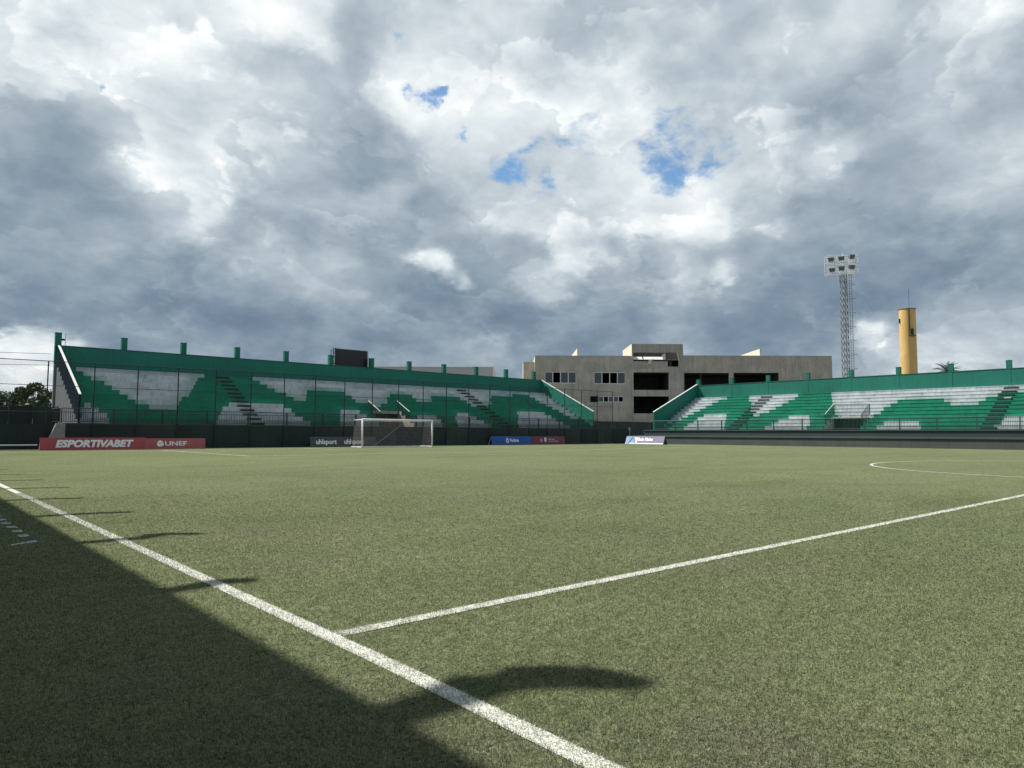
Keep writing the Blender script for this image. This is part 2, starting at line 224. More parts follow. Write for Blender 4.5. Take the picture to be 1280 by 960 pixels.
# ------------------------------------------------------------------ sun and sky
SUN_EL, SUN_AZ = R_(52), R_(-28)
to_sun = Vector((math.sin(SUN_AZ)*math.cos(SUN_EL), math.cos(SUN_AZ)*math.cos(SUN_EL), math.sin(SUN_EL)))
ld = bpy.data.lights.new('sun', 'SUN'); ld.energy = 4.9; ld.angle = R_(.7); ld.color = (1, .95, .87)
sun = bpy.data.objects.new('sun', ld); COL.objects.link(sun); sun.rotation_euler = to_sun.to_track_quat('Z', 'Y').to_euler(); sun.location = (0, 0, 60)
PA, PB = (.20, .09), (.11, .05)
def build_world():
    w = bpy.data.worlds.new('World'); scene.world = w; w.use_nodes = True; t = NT(w.node_tree); t.t.nodes.clear()
    d = t.vm('NORMALIZE', t.n('ShaderNodeTexCoord').outputs['Generated'])
    sx = t.n('ShaderNodeSeparateXYZ'); t.link(d, sx.inputs[0]); dz = t.math('MAXIMUM', sx.outputs[2], 0.)
    q = t.vm('SCALE', d, c=t.math('DIVIDE', 1., t.math('ADD', dz, .55)))        # flattens the clouds towards the horizon
    q = t.vm('MULTIPLY', q, (1, 1, 1.2))
    def centred(v): return t.vm('SUBTRACT', v, (.5, .5, .5))
    w1 = centred(t.noise(q, 2.6, 2, .5, col=True)); w2 = centred(t.noise(q, 8, 3, .5, col=True)); w3 = centred(t.noise(q, 26, 5, .6, col=True))
    wv = t.vm('ADD', t.vm('SCALE', w1, c=.045), t.vm('ADD', t.vm('SCALE', w2, c=.05), t.vm('SCALE', w3, c=.03)))
    dw = t.vm('ADD', d, wv)
    dw = t.vm('MULTIPLY', dw, (1, 1, 1.25))
    num = 0.0; den = 0.0
    for x, y, z, r, v in BLOBS:
        dist = t.vm('DISTANCE', dw, (x, y, z*1.25))
        a = t.math('MULTIPLY_ADD', dist, -1/(2.1*r), 1., clamp=True); a3 = t.math('POWER', a, 6.)
        num = t.math('MULTIPLY_ADD', a3, v, num); den = t.math('ADD', a3, den)
    L = t.math('DIVIDE', t.math('ADD', num, .0008*.60), t.math('ADD', den, .0008))
    qd = t.vm('ADD', q, t.vm('ADD', t.vm('SCALE', w2, c=.05), t.vm('SCALE', w3, c=.018)))
    off = tuple(Vector((to_sun.x, to_sun.y, to_sun.z*1.5)).normalized()*.04)
    f0 = t.noise(qd, 4.2, 9, .55); f1 = t.noise(t.vm('ADD', qd, off), 4.2, 9, .55)
    relief2 = t.math('SUBTRACT', f0, f1)
    det = t.math('SUBTRACT', t.noise(qd, 3.5, 9, .55), .5)
    soft = t.math('SUBTRACT', t.noise(q, 2.2, 3, .5), .5)
    off2 = tuple(Vector((to_sun.x, to_sun.y, to_sun.z*1.2)).normalized()*.03)
    def puff(v, sc, dt, thr, rim, core, wid=.15):
        '''one deck of puffs: ragged edge, lit towards the sun, greyer towards its middle'''
        f = t.noise(v, sc, dt, .55); fs = t.noise(t.vm('ADD', v, off2), sc, dt-4, .55)
        m = t.mr(f, thr, thr+.022, 0, 1, True); ins = t.mr(f, thr, thr+wid)
        face = t.mr(t.math('SUBTRACT', f, fs), -.03, .07, .1, 1.)
        return t.math('MULTIPLY', m, t.math('SUBTRACT', t.math('MULTIPLY', t.math('MULTIPLY', t.math('SUBTRACT', 1., ins), face), rim), t.math('MULTIPLY', ins, core)))
    pa = puff(qd, 2.3, 10, .50, PA[0], PA[1]); pb = puff(t.vm('ADD', qd, (3.1, 1.7, .4)), 5.2, 9, .515, PB[0], PB[1])
    E = t.math('ADD', L, t.math('ADD', t.math('MULTIPLY', det, .55), t.math('MULTIPLY', soft, .25)))
    S = t.mr(E, .54, .76, 0, 1, True)
    dark = t.math('ADD', t.math('MULTIPLY_ADD', L, .64, .185), t.math('ADD', t.math('MULTIPLY', soft, .26), t.math('MULTIPLY', relief2, .45)))
    lite = t.math('ADD', t.math('MULTIPLY_ADD', L, .55, .37), t.math('ADD', t.math('MULTIPLY', det, .28), t.math('MULTIPLY', relief2, .6)))
    L2 = t.math('ADD', dark, t.math('MULTIPLY', S, t.math('SUBTRACT', lite, dark)))
    L2 = t.math('ADD', L2, t.math('MULTIPLY', t.math('ADD', pa, pb), t.mr(S, 0, 1, .42, 1.)))
    def s2l(*c): return tuple(((x/255)/12.92 if x/255 < .04045 else ((x/255+.055)/1.055)**2.4) for x in c)
    colr = t.ramp(L2, [(.38, s2l(92, 110, 130)), (.48, s2l(115, 132, 148)), (.57, s2l(141, 155, 166)), (.68, s2l(169, 180, 188)), (.80, s2l(202, 210, 214)), (.96, s2l(242, 243, 241))])
    # holes of blue between the clouds
    hole = 0.0
    dh = t.vm('ADD', d, t.vm('ADD', t.vm('SCALE', w2, c=.055), t.vm('SCALE', w3, c=.05)))
    for x, y, z, r in HOLES:
        a = t.math('MULTIPLY_ADD', t.vm('DISTANCE', dh, (x, y, z)), -1/(1.65*r), 1., clamp=True); hole = t.math('MAXIMUM', hole, a)
    wisps = t.noise(qd, 9, 10, .62)
    hm = t.mr(t.math('ADD', hole, t.math('MULTIPLY', t.math('SUBTRACT', wisps, .5), 4.6)), .34, 1.15, 0, .92, True)
    hm = t.math('MULTIPLY', hm, t.mr(hole, 0, .15))
    sky = t.n('ShaderNodeTexSky', sky_type='NISHITA', sun_disc=False, sun_elevation=SUN_EL, sun_rotation=SUN_AZ, altitude=200., air_density=1., dust_density=.6, ozone_density=1.)
    cl = t.vm('SCALE', colr, c=1/.09)
    mixed = t.mix(hm, cl, t.vm('MULTIPLY', sky.outputs[0], (.78, 1.12, 1.28)))
    bg = t.n('ShaderNodeBackground'); t.link(mixed, bg.inputs[0]); bg.inputs[1].default_value = .09
    o = t.n('ShaderNodeOutputWorld'); t.link(bg.outputs[0], o.inputs[0])
    w.cycles.sampling_method = 'MANUAL'; w.cycles.sample_map_resolution = 512
build_world()
vs = scene.view_settings; vs.view_transform = 'Standard'; vs.look = 'None'; vs.exposure = .32; vs.gamma = 1; vs.use_curve_mapping = False
# ------------------------------------------------------------------ ground, pitch and markings (X across the pitch, Y towards the far goal)
HLY, HWX, LW = 51.2, 33.1, .12
def near_x(y): return np.interp(y, [-52, -6, -2.3, -.7, 3.5, 17, 52], [-33.30, -33.22, -33.185, -33.15, -33.13, -33.10, -33.10])
b = MB(); b.quad([(-1500, -1500, -.03), (1500, -1500, -.03), (1500, 1500, -.03), (-1500, 1500, -.03)]); kind(b.build('ground', EARTH), 'structure')
b = MB(); b.quad([(-38.5, -62, 0), (39.6, -62, 0), (39.6, 57.2, 0), (-38.5, 57.2, 0)]); kind(b.build('pitch', TURF), 'structure')
Z1 = .004
def blades(n_white, fn):  # white blades standing in a painted line -> verts/faces/rnd
    pass
def strip(mb, x0, x1, y0, y1, z=Z1, mi=0): mb.quad([(x0, y0, z), (x1, y0, z), (x1, y1, z), (x0, y1, z)], mi)
def make_blades(P, h, w, lean):
    """P (n,2) ground points -> triangle blades as arrays"""
    n = len(P); a = rng.uniform(0, 2*np.pi, n); bd = rng.uniform(0, 2*np.pi, n); ln = np.abs(rng.normal(0, lean, n))
    dx, dy = np.cos(a)*w/2, np.sin(a)*w/2; tx, ty = np.cos(bd)*ln*h, np.sin(bd)*ln*h
    V = np.empty((n, 4, 3)); z0 = .002
    V[:, 0] = np.c_[P[:, 0]-dx, P[:, 1]-dy, np.full(n, z0)]; V[:, 1] = np.c_[P[:, 0]+dx, P[:, 1]+dy, np.full(n, z0)]
    V[:, 2] = np.c_[P[:, 0]+dx*.45+tx, P[:, 1]+dy*.45+ty, h*np.clip(1-ln*.45, .3, 1)]; V[:, 3] = np.c_[P[:, 0]-dx*.45+tx, P[:, 1]-dy*.45+ty, h*np.clip(1-ln*.45, .3, 1)]
    return V
def blade_mesh(name, V, mat, base=None, basemat=None):
    n = len(V); me = bpy.data.meshes.new(name); nb = 0 if base is None else len(base.v); nf = 0 if base is None else len(base.f)
    verts = V.reshape(-1, 3)
    if base: verts = np.vstack([np.array(base.v), verts])
    me.vertices.add(len(verts)); me.vertices.foreach_set('co', verts.astype(np.float32).ravel())
    loops = np.arange(n*4)+nb; bl = np.concatenate([np.array([i for f in base.f for i in f], int), loops]) if base else loops
    me.loops.add(len(bl)); me.loops.foreach_set('vertex_index', bl.astype(np.int32))
    ls = np.arange(n)*4
    if base:
        lens = [len(f) for f in base.f]; st = np.concatenate([[0], np.cumsum(lens)]); starts = np.concatenate([st[:-1], ls+st[-1]])
    else: starts = ls
    me.polygons.add(n+nf); me.polygons.foreach_set('loop_start', starts.astype(np.int32))
    me.materials.append(mat); mi = np.zeros(n+nf, np.int32)
    if base: me.materials.append(basemat); mi[:nf] = 1
    me.polygons.foreach_set('material_index', mi)
    me.update(calc_edges=True)
    at = me.attributes.new('rnd', 'FLOAT', 'POINT'); r = np.repeat(rng.uniform(0, 1, n), 4); at.data.foreach_set('value', np.concatenate([np.zeros(nb), r]).astype(np.float32))
    o = bpy.data.objects.new(name, me); COL.objects.link(o); return o
cx, cy = CAM.x, CAM.y
def on_line(P): return (np.abs(P[:, 0]-near_x(P[:, 1])) < LW/2-.012) | ((np.abs(P[:, 1]) < LW/2-.012) & (P[:, 0] > -HWX))
N = 950000
ang = rng.uniform(YAW-R_(46), YAW+R_(44), N); u = rng.uniform(0, 1, N); rr = 2.1*(26/2.1)**(u**.86)
P = np.c_[cx+np.sin(ang)*rr, cy+np.cos(ang)*rr]; keep = ~on_line(P) & (P[:, 0] > -38.3); P = P[keep]; rr = rr[keep]
h = rng.uniform(.010, .020, len(P))*np.clip(1.25-rr/30, .3, 1); w = np.clip(.0007*rr, .0030, .010)*rng.uniform(.7, 1.3, len(P))
kind(blade_mesh('grass_blades', make_blades(P, h, w, .8), BLADE), 'stuff')
def line_blades(n, x0, x1, y0, y1, pw=1.5):
    t = rng.uniform(0, 1, n)
    jit = lambda q: rng.normal(0, .009, q)
    if x1-x0 < y1-y0: X = rng.uniform(x0, x1, n)+jit(n); Y = y0+(y1-y0)*t**pw
    else: X = x0+(x1-x0)*t**pw; Y = rng.uniform(y0, y1, n)+jit(n)
    return np.c_[X, Y]
b = MB()
ysg = np.concatenate([np.arange(-51.2, -8, 6), np.arange(-8, 20, .25), np.linspace(20, HLY-LW/2, 8)])
for ya, yb in zip(ysg, ysg[1:]):
    xa, xb = float(near_x(ya)), float(near_x(yb)); b.quad([(xa-LW/2, ya, Z1), (xa+LW/2, ya, Z1), (xb+LW/2, yb, Z1), (xb-LW/2, yb, Z1)])
Pl = line_blades(15000, -LW/2, LW/2, -3.4, 14, 1.6); Pl[:, 0] += near_x(Pl[:, 1]); dd = np.hypot(Pl[:, 0]-cx, Pl[:, 1]-cy)
kind(blade_mesh('touchline_marking', make_blades(Pl, rng.uniform(.010, .020, len(Pl)), np.clip(.0008*dd, .0035, .011), .8), WBLADE, b, LINE), 'structure')
b = MB(); strip(b, -33.082, HWX-LW/2, -LW/2, LW/2)
Pl = line_blades(11000, -33.085, -12, -LW/2, LW/2, 1.8); dd = np.hypot(Pl[:, 0]-cx, Pl[:, 1]-cy)
kind(blade_mesh('halfway_line_marking', make_blades(Pl, rng.uniform(.010, .020, len(Pl)), np.clip(.0008*dd, .0035, .011), .8), WBLADE, b, LINE), 'structure')
b = MB(); strip(b, HWX-LW/2, HWX+LW/2, -HLY, HLY-LW/2); kind(b.build('far_touchline_marking', LINE), 'structure')
b = MB(); strip(b, -HWX-LW/2, HWX+LW/2, HLY-LW/2, HLY+LW/2); kind(b.build('goal_line_marking', LINE), 'structure')
b = MB(); n = 96
for i in range(n):
    t0, t1 = 2*math.pi*i/n, 2*math.pi*(i+1)/n; ra, rb = 9.15-.06, 9.15+.06
    b.quad([(ra*math.cos(t0), ra*math.sin(t0), Z1+.004), (rb*math.cos(t0), rb*math.sin(t0), Z1+.004), (rb*math.cos(t1), rb*math.sin(t1), Z1+.004), (ra*math.cos(t1), ra*math.sin(t1), Z1+.004)])
kind(b.build('centre_circle_marking', LINE), 'structure')
def boxmark(hw, dep, nm):
    b = MB(); y0 = HLY-dep
    strip(b, -hw, hw, y0, y0+.12); strip(b, -hw, -hw+.12, y0+.12, HLY-LW/2); strip(b, hw-.12, hw, y0+.12, HLY-LW/2); kind(b.build(nm, LINE), 'structure')
boxmark(20.16, 16.5, 'penalty_area_marking'); boxmark(9.16, 5.5, 'goal_area_marking')
b = MB()
for i in range(12): yb = 6.54+.54*i; strip(b, -34.01, -33.90, yb-.13, yb+.13)
b.quad([(-34.18, 5.68, Z1), (-33.90, 5.83, Z1), (-33.90, 6.02, Z1), (-34.18, 5.78, Z1)])
kind(b.build('technical_area_marking', paint('worn white paint', (.42, .45, .43), .8, .1, 6)), 'structure')

# ------------------------------------------------------------------ terraces
def railing(root, p0, p1, z0, z1, mat, seg, gap=.14, double=True, ends=True):
    """guard rail panels of thin bars between p0 and p1 (plan points); every panel is one part"""
    p0 = Vector((*p0, 0)); p1 = Vector((*p1, 0)); L = (p1-p0).length; n = max(1, round(L/seg)); d = (p1-p0)/L
    for i in range(n):
        a = p0+d*(L*i/n+.05); c = p0+d*(L*(i+1)/n-.05); m = MB()
        for q in (a, c): m.tube((q.x, q.y, z0), (q.x, q.y, z1), .045, n=4)
        m.tube((a.x, a.y, z1), (c.x, c.y, z1), .028, n=4); m.tube((a.x, a.y, z0+.12), (c.x, c.y, z0+.12), .02, n=4)
        k = int((c-a).length/gap)
        for j in range(1, k):
            q = a.lerp(c, j/k); m.tube((q.x, q.y, z0+.12), (q.x, q.y, z1), .02, n=4, cap=False)
        m.build('panel', mat, root)
def terrace(rows, fpos, n, d, z0, rise, s0, notch, lastdepth, mats):
    """rows: colour runs; fpos(s,t,z) maps along/in/up to world; riser+tread per run with a small nosing"""
    m = MB()
    for k in range(n):
        t0 = d*k; za, zb = z0+rise*k, z0+rise*(k+1); t1 = d*(k+1) if k < n-1 else d*k+lastdepth
        for a, c, col in rows[k]:
            segs = [(a, c)]
            if k < notch[2]:
                segs = [(x, y) for x, y in ((a, min(c, notch[0])), (max(a, notch[1]), c)) if y-x > .01]
            for x, y in segs:
                m.quad([fpos(x, t0, za), fpos(y, t0, za), fpos(y, t0, zb-.07), fpos(x, t0, zb-.07)], col)
                m.quad([fpos(x, t0-.035, zb-.07), fpos(y, t0-.035, zb-.07), fpos(y, t0-.035, zb), fpos(x, t0-.035, zb)], col)
                m.quad([fpos(x, t0, zb-.07), fpos(y, t0, zb-.07), fpos(y, t0-.035, zb-.07), fpos(x, t0-.035, zb-.07)], col)
                m.quad([fpos(x, t0-.035, zb), fpos(y, t0-.035, zb), fpos(y, t1, zb), fpos(x, t1, zb)], col)
    return m
def flight(rows_n, fpos, d, z0, rise, a, c):
    m = MB()
    for k in range(rows_n):
        t0 = d*k; za = z0+rise*k; zh = za+rise*.52
        pts = [fpos(a, t0-.38, za), fpos(c, t0-.38, za), fpos(c, t0-.38, zh), fpos(a, t0-.38, zh), fpos(a, t0+.0, za), fpos(c, t0, za), fpos(c, t0, zh), fpos(a, t0, zh)]
        m.quad([pts[0], pts[1], pts[2], pts[3]], 0); m.quad([pts[3], pts[2], pts[6], pts[7]], 1)
        m.quad([pts[0], pts[3], pts[7], pts[4]], 0); m.quad([pts[1], pts[5], pts[6], pts[2]], 0)
    return m
STEPG = paint('step tread paint', (.10, .16, .145), .7, .15, 1)
# ---- terrace behind the goal
LZ0, LR_, LD, LN, LY = 1.95, .4125, .8, 12, 58.0
gl = thing('terrace_stand', 'long green and grey stepped stand behind the goal, with scoreboard rising over its back wall', 'stand', (5, 62, 0))
def lp(root):  # world -> child coordinates
    return root.location
class Part:
    """build parts in world coordinates and shift them under an Empty"""
    def __init__(s, root): s.r = root
    def __call__(s, mb, name, mats, parent=None, **kw):
        L = s.r.location
        mb.v = [(x-L.x, y-L.y, z-L.z) for x, y, z in mb.v]
        return mb.build(name, mats, parent or s.r, **kw)
pg = Part(gl)
fl = lambda s, t, z: (s, LY+t, z)
rowsL = [[(max(a, -24.05), min(c, 33.85), v) for a, c, v in r] for r in LROWS]
NL = (2.6, 6.2, 4)
m = terrace(rowsL, fl, LN, LD, LZ0, LR_, -24, NL, .79, None)
m.quad([(-24.05, 57.1, LZ0), (33.85, 57.1, LZ0), (33.85, 58.0, LZ0), (-24.05, 58.0, LZ0)], 2)
pg(m, 'terrace', [GREEN, WHITE_P, LEDGE], fix=False)
m = MB(); m.box(-24.2, 34.2, 67.6, 67.85, 0, 8.72); pg(m, 'back_wall', TEAL)
m = MB(); m.box(-24.4, 34.2, 67.56, 67.89, 8.72, 8.79); pg(m, 'wall_cap', paint('dark teal cap', (.02, .09, .07), .6))
for k in range(12):
    x = -24.13+5.18*k; m = MB(); m.box(x-.24, x+.24, 67.895, 68.3, 0 if k else 7.2, 9.86); m.box(x-.26, x+.26, 67.88, 68.32, 9.86, 9.93)
    pg(m, 'pillar', TEAL)
m = MB(); m.box(-24.36, -23.9, 67.9, 68.28, 0, 7.2); pg(m, 'pillar_base', GREYW)
def sidewall(x0, x1, name, matsel):
    m = MB(); prof_top = [(57.9, 4.12), (67.6, 8.72)]
    # lower part follows the steps, upper part is the parapet
    low = [(57.9, 0), (67.6, 0), (67.6, LZ0+LR_*12-.1)]
    for k in range(11, -1, -1): low += [(LY+LD*k, LZ0+LR_*(k+1)-.1), (LY+LD*k, LZ0+LR_*k-.1)]
    low += [(57.9, LZ0-.1)]
    m.prism(low, lambda u, v, w: (w, u, v), x0, x1, 0)
    hi = [(57.9, LZ0-.1)]
    for k in range(12): hi += [(LY+LD*k, LZ0+LR_*k-.1), (LY+LD*k, LZ0+LR_*(k+1)-.1)]
    hi += [(67.6, LZ0+LR_*12-.1), (67.6, 8.72), (57.9, 4.12)]
    m.prism(hi, lambda u, v, w: (w, u, v), x0, x1, 1)
    o = pg(m, name, matsel)
    c = MB(); c.prism([(57.86, 4.12), (67.6, 8.72), (67.6, 8.80), (57.86, 4.20)], lambda u, v, w: (w, u, v), x0-.012, x1+.012); pg(c, 'coping', WTRIM)
    return o
o = sidewall(-24.2, -24.06, 'side_wall', [GREYW, NAVY]); o['label'] = 'end wall with pale grey base and dark slate parapet'
sidewall(33.86, 34.0, 'side_wall', [TEAL, TEAL])
m = MB(); m.box(-25.3, 34.2, 56.85, 57.1, 0, LZ0-.1); m.box(-25.3, 34.2, 56.80, 57.12, LZ0-.1, LZ0)
pg(m, 'base_wall', WALLDK)
m = MB(); m.prism([(-25.3, 1.9), (-25.3, 0), (-26.6, 0), (-25.85, 1.9)], lambda u, v, w: (u, w, v), 56.05, 56.42); pg(m, 'buttress', paint('grey buttress', (.24, .26, .26), .8, .15, 1))
for a, c in ((-11.0, -9.85), (18.4, 19.65)): pg(flight(LN, fl, LD, LZ0, LR_, a, c), 'steps', [BLACKP, STEPG], fix=False)
# entrance cut into the rows
m = MB(); ybk = LY+LD*4; zt = LZ0+LR_*4
for x in NL[:2]:
    poly = [(LY, LZ0)]
    for k in range(4): poly += [(LY+LD*k, LZ0+LR_*(k+1))] + [(LY+LD*(k+1), LZ0+LR_*(k+1))]
    poly += [(ybk, LZ0)]
    m.prism(poly, lambda u, v, w: (w, u, v), x-.09 if x == NL[0] else x+.005, x-.005 if x == NL[0] else x+.09, 0)
m.box(NL[0], NL[1], ybk-.06, ybk+.2, LZ0, LZ0+.75, 1); m.box(NL[0], NL[1], ybk-.25, ybk+.25, zt-.28, zt+.02, 0)
m.box(NL[0], NL[1], ybk+2.0, ybk+2.2, LZ0, zt, 2); m.quad([(NL[0], LY, LZ0+.003), (NL[1], LY, LZ0+.003), (NL[1], ybk, LZ0+.003), (NL[0], ybk, LZ0+.003)], 1)
pg(m, 'entrance', [CONC, BROWNC, CONCD])
# hand rails round the entrance
def entrance_rail(label, pts_side, ends, mat, top_mat, bars_axis):
    r = thing('entrance_rail', label, 'railing', ends)
    pr = Part(r)
    for lab, (q0, q1) in pts_side:
        q0 = Vector(q0); q1 = Vector(q1); m = MB(); m.tube(q0, q1, .03, n=6); m.tube(q0-Vector((0, 0, .95)), q1-Vector((0, 0, .95)), .022, n=6)
        n = int((q1-q0).length/.14)
        for j in range(n+1):
            p = q0.lerp(q1, j/n); m.tube(p, p-Vector((0, 0, .95 if 0 < j < n else 1.15)), .012 if 0 < j < n else .03, n=4, cap=False)
        pr(m, 'panel', mat)
        if top_mat:
            c = MB(); c.tube(q0+Vector((0, 0, .045)), q1+Vector((0, 0, .045)), .035, n=6); pr(c, 'handrail', top_mat)
    return r
entrance_rail('sloping white topped rails either side of the entrance behind the goal net',
    [('side', ((2.75, 61.4, 4.62), (2.75, 58.95, 3.42))), ('side', ((6.28, 61.4, 4.70), (6.28, 58.95, 3.48))), ('back', ((2.75, 61.45, 4.55), (6.28, 61.45, 4.6)))][:2], (4.5, 60, 3), RAILDK, WTRIM, 0)
gr = thing('guard_railing', 'dark barred railing along the foot of the stand behind the goal', 'railing', (0, 57.3, LZ0))
class Sh:  # railing built relative to its Empty
    pass
def rail_world(root, p0, p1, z0, z1, mat, seg):
    L = root.location; railing(root, (p0[0]-L.x, p0[1]-L.y), (p1[0]-L.x, p1[1]-L.y), z0-L.z, z1-L.z, mat, seg)
rail_world(gr, (-25.4, 57.35), (34.0, 57.35), LZ0, 3.06, RAILDK, 3.4); rail_world(gr, (-25.45, 57.4), (-25.45, 61), LZ0, 3.06, RAILDK, 3.4)
# ---- terrace along the far touchline
RZ0, RRI, RD, RN, RX = 1.85, .4227, .85, 11, 44.6
g2 = thing('terrace_stand', 'green and pale grey stepped stand along the far touchline, below the yellow tower', 'stand', (48, 30, 0)); p2 = Part(g2)
fr = lambda s, t, z: (RX+t, s, z)
YE = -14
rowsR = []
for k, r in enumerate(RROWS):
    v0 = r[0][2]; rr_ = [(YE, 2.0, v0)]+[(a, min(c, 55.5), v) for a, c, v in r if a < 55.5]; rowsR.append(rr_)
NR = (28.75, 32.65, 3)
m = terrace(rowsR, fr, RN, RD, RZ0, RRI, 0, NR, .83, None)
m.quad([(43.2, YE, RZ0), (44.6, YE, RZ0), (44.6, 55.5, RZ0), (43.2, 55.5, RZ0)], 2)
p2(m, 'terrace', [GREEN, WHITE_P, LEDGE], fix=False)
m = MB(); m.box(53.95, 54.2, YE, 55.85, 0, 8.30); p2(m, 'back_wall', TEAL)
m = MB(); m.box(53.91, 54.24, YE, 55.85, 8.30, 8.38); p2(m, 'wall_cap', paint('dark teal cap', (.02, .09, .07), .6))
for k in range(12):
    y = 51.2+5.5-1.05-5.5*k if k == 0 else 55.65-5.51*k
    m = MB(); m.box(54.245, 54.65, y-.24, y+.24, 0, 9.20); m.box(54.23, 54.67, y-.26, y+.26, 9.20, 9.27); p2(m, 'pillar', TEAL)
    if k: m = MB(); m.box(53.93, 53.948, y-.24, y+.24, RZ0+RRI*11, 8.29); p2(m, 'pilaster', TEAL)
m = MB(); hi = [(43.55, 0), (43.55, 4.22), (53.95, 8.95-.45), (53.95, 0)]; m.prism(hi, lambda u, v, w: (u, w, v), 55.52, 55.66); p2(m, 'side_wall', TEAL)
c = MB(); c.prism([(43.5, 4.22), (53.95, 8.50), (53.95, 8.58), (43.5, 4.30)], lambda u, v, w: (u, w, v), 55.508, 55.672); p2(c, 'coping', WTRIM)
m = MB(); m.box(43.2, 43.5, YE, 57, 0, RZ0-.16); p2(m, 'upper_wall', WALLDK2)
m = MB(); m.box(43.1, 43.56, YE, 57, RZ0-.16, RZ0-.03); p2(m, 'ledge', LEDGE)
m = MB(); m.box(39.6, 43.2, YE, 57, 0, .80, 0); m.box(39.6, 43.2, YE, 57, .803, .90, 1); m.box(39.5, 43.2, YE, 57, .903, 1.08, 0)
p2(m, 'base_wall', [WALLDK, WALLDK2])
for a, c in ((43.4, 44.8), (16.0, 17.25)): p2(flight(RN, fr, RD, RZ0, RRI, a, c), 'steps', [BLACKP, STEPG], fix=False)
m = MB(); xbk = RX+RD*3; zt = RZ0+RRI*3
for y in NR[:2]:
    poly = [(RX, RZ0)]
    for k in range(3): poly += [(RX+RD*k, RZ0+RRI*(k+1)), (RX+RD*(k+1), RZ0+RRI*(k+1))]
    poly += [(xbk, RZ0)]
    m.prism(poly, lambda u, v, w: (u, w, v), y-.09 if y == NR[0] else y+.005, y-.005 if y == NR[0] else y+.09, 0)
m.box(xbk-.3, xbk+.35, NR[0], NR[1], zt-.02, zt+.16, 0); m.box(xbk+1.9, xbk+2.0, NR[0], NR[1], RZ0, zt, 1)
m.quad([(RX, NR[0], RZ0+.003), (RX, NR[1], RZ0+.003), (xbk+1.9, NR[1], RZ0+.003), (xbk+1.9, NR[0], RZ0+.003)], 0)
p2(m, 'entrance', [paint('pale concrete', (.34, .34, .32), .8, .12, 1), CONCD])
r = thing('entrance_rail', 'three sided barred rail over the entrance of the far touchline stand', 'railing', (47, 30.7, 3)); pr = Part(r)
def rail3(q0, q1, hb, hc=None):
    q0 = Vector(q0); q1 = Vector(q1); m = MB(); m.tube(q0, q1, .03, n=6); m.tube(q0-Vector((0, 0, hb)), q1-Vector((0, 0, hb)), .022, n=6); n = int((q1-q0).length/.15)
    for j in range(n+1):
        p = q0.lerp(q1, j/n); m.tube(p, p-Vector((0, 0, hb+(.12 if j in (0, n) else 0))), .032 if j in (0, n) else .012, n=4, cap=False)
    pr(m, 'panel', RAILDK)
rail3((47.3, 28.7, 4.72), (47.3, 32.6, 4.76), 1.3); rail3((47.25, 28.65, 4.72), (45.0, 28.65, 3.5), 1.0); rail3((47.25, 32.68, 4.76), (45.0, 32.68, 3.55), 1.0)
c = MB(); c.tube((47.25, 32.68, 4.80), (45.0, 32.68, 3.59), .035, n=6); pr(c, 'handrail', WTRIM)
g3 = thing('guard_railing', 'teal barred railing along the front of the far touchline stand', 'railing', (43.35, 30, RZ0)); rail_world(g3, (43.4, 55.4), (43.4, -7.0), RZ0-.03, 3.05, RAILGR, 3.42)

# ------------------------------------------------------------------ mesh fence behind the goal, screens
FY = 56.6
f = thing('mesh_fence', 'tall mesh fence on thin posts behind the goal, dark fabric along its foot', 'fence', (5, FY, 0)); pf = Part(f)
px_ = [-26.44+2.981*k for k in range(-5, 22)]
def topz(x): return 6.43+(x+26.44)*.0055
for x in px_: m = MB(); m.tube((x, FY, 0), (x, FY, topz(x)), .045, n=6); pf(m, 'post', POSTDK)
m = MB(); x0, x1 = px_[0], px_[-1]
m.tube((x0, FY, topz(x0)), (x1, FY, topz(x1)), .03, n=6)
for z in (2.72, 4.62): m.tube((x0, FY, z), (x1, FY, z+.15), .022, n=6)
pf(m, 'rail', POSTDK)
m = MB(); m.quad([(x0, FY, 1.9), (x1, FY, 1.9), (x1, FY, topz(x1)), (x0, FY, topz(x0))]); pf(m, 'wire_mesh', WIRE)
for i in range(len(px_)-1):
    m = MB(); a, c = px_[i]+.05, px_[i+1]-.05; n = 8
    for j in range(n):
        u0, u1 = a+(c-a)*j/n, a+(c-a)*(j+1)/n; s0, s1 = [.03*math.sin((i*8+jj)*1.7)+.02*math.sin((i*8+jj)*.6) for jj in (j, j+1)]
        if j == n-1: s1 = 0
        if j == 0: s0 = 0
        m.quad([(u0, FY+.05+s0, .02), (u1, FY+.05+s1, .02), (u1, FY+.05+s1*.4, 1.86), (u0, FY+.05+s0*.4, 1.86)])
    o = pf(m, 'screen', SCREEN if rng.random() < .6 else SCREEN2)
m = MB(); a = px_[-1]+.05; m.box(a, 39.45, FY+.02, FY+.06, 0, 1.95); pf(m, 'screen', SCREEN); m = MB(); m.tube((39.5, FY-.1, 0), (39.5, FY-.1, 2.1), .1, n=8); o = pf(m, 'post', paint('pale green post', (.22, .27, .25), .6))
s = thing('screen_fence', 'dark fabric covered fence beside the stand, under the trees', 'fence', (-40, 61.5, 0)); ps = Part(s)
xs = [-25.0-1.55*k for k in range(18)]
for x in xs: m = MB(); m.box(x-.06, x+.06, 61.3, 61.42, 0, 3.3); ps(m, 'post', POSTDK)
for i in range(17):
    m = MB(); m.box(xs[i+1]+.07, xs[i]-.07, 61.40, 61.43, 0, 3.22+.05*math.sin(i*2.1)); ps(m, 'screen', SCREEN if i % 3 else SCREEN2)
p = thing('pipe_rail', 'low white pipe rail at the foot of the fence, left of the red banner', 'pipe', (-33, 55.8, 0)); pp = Part(p)
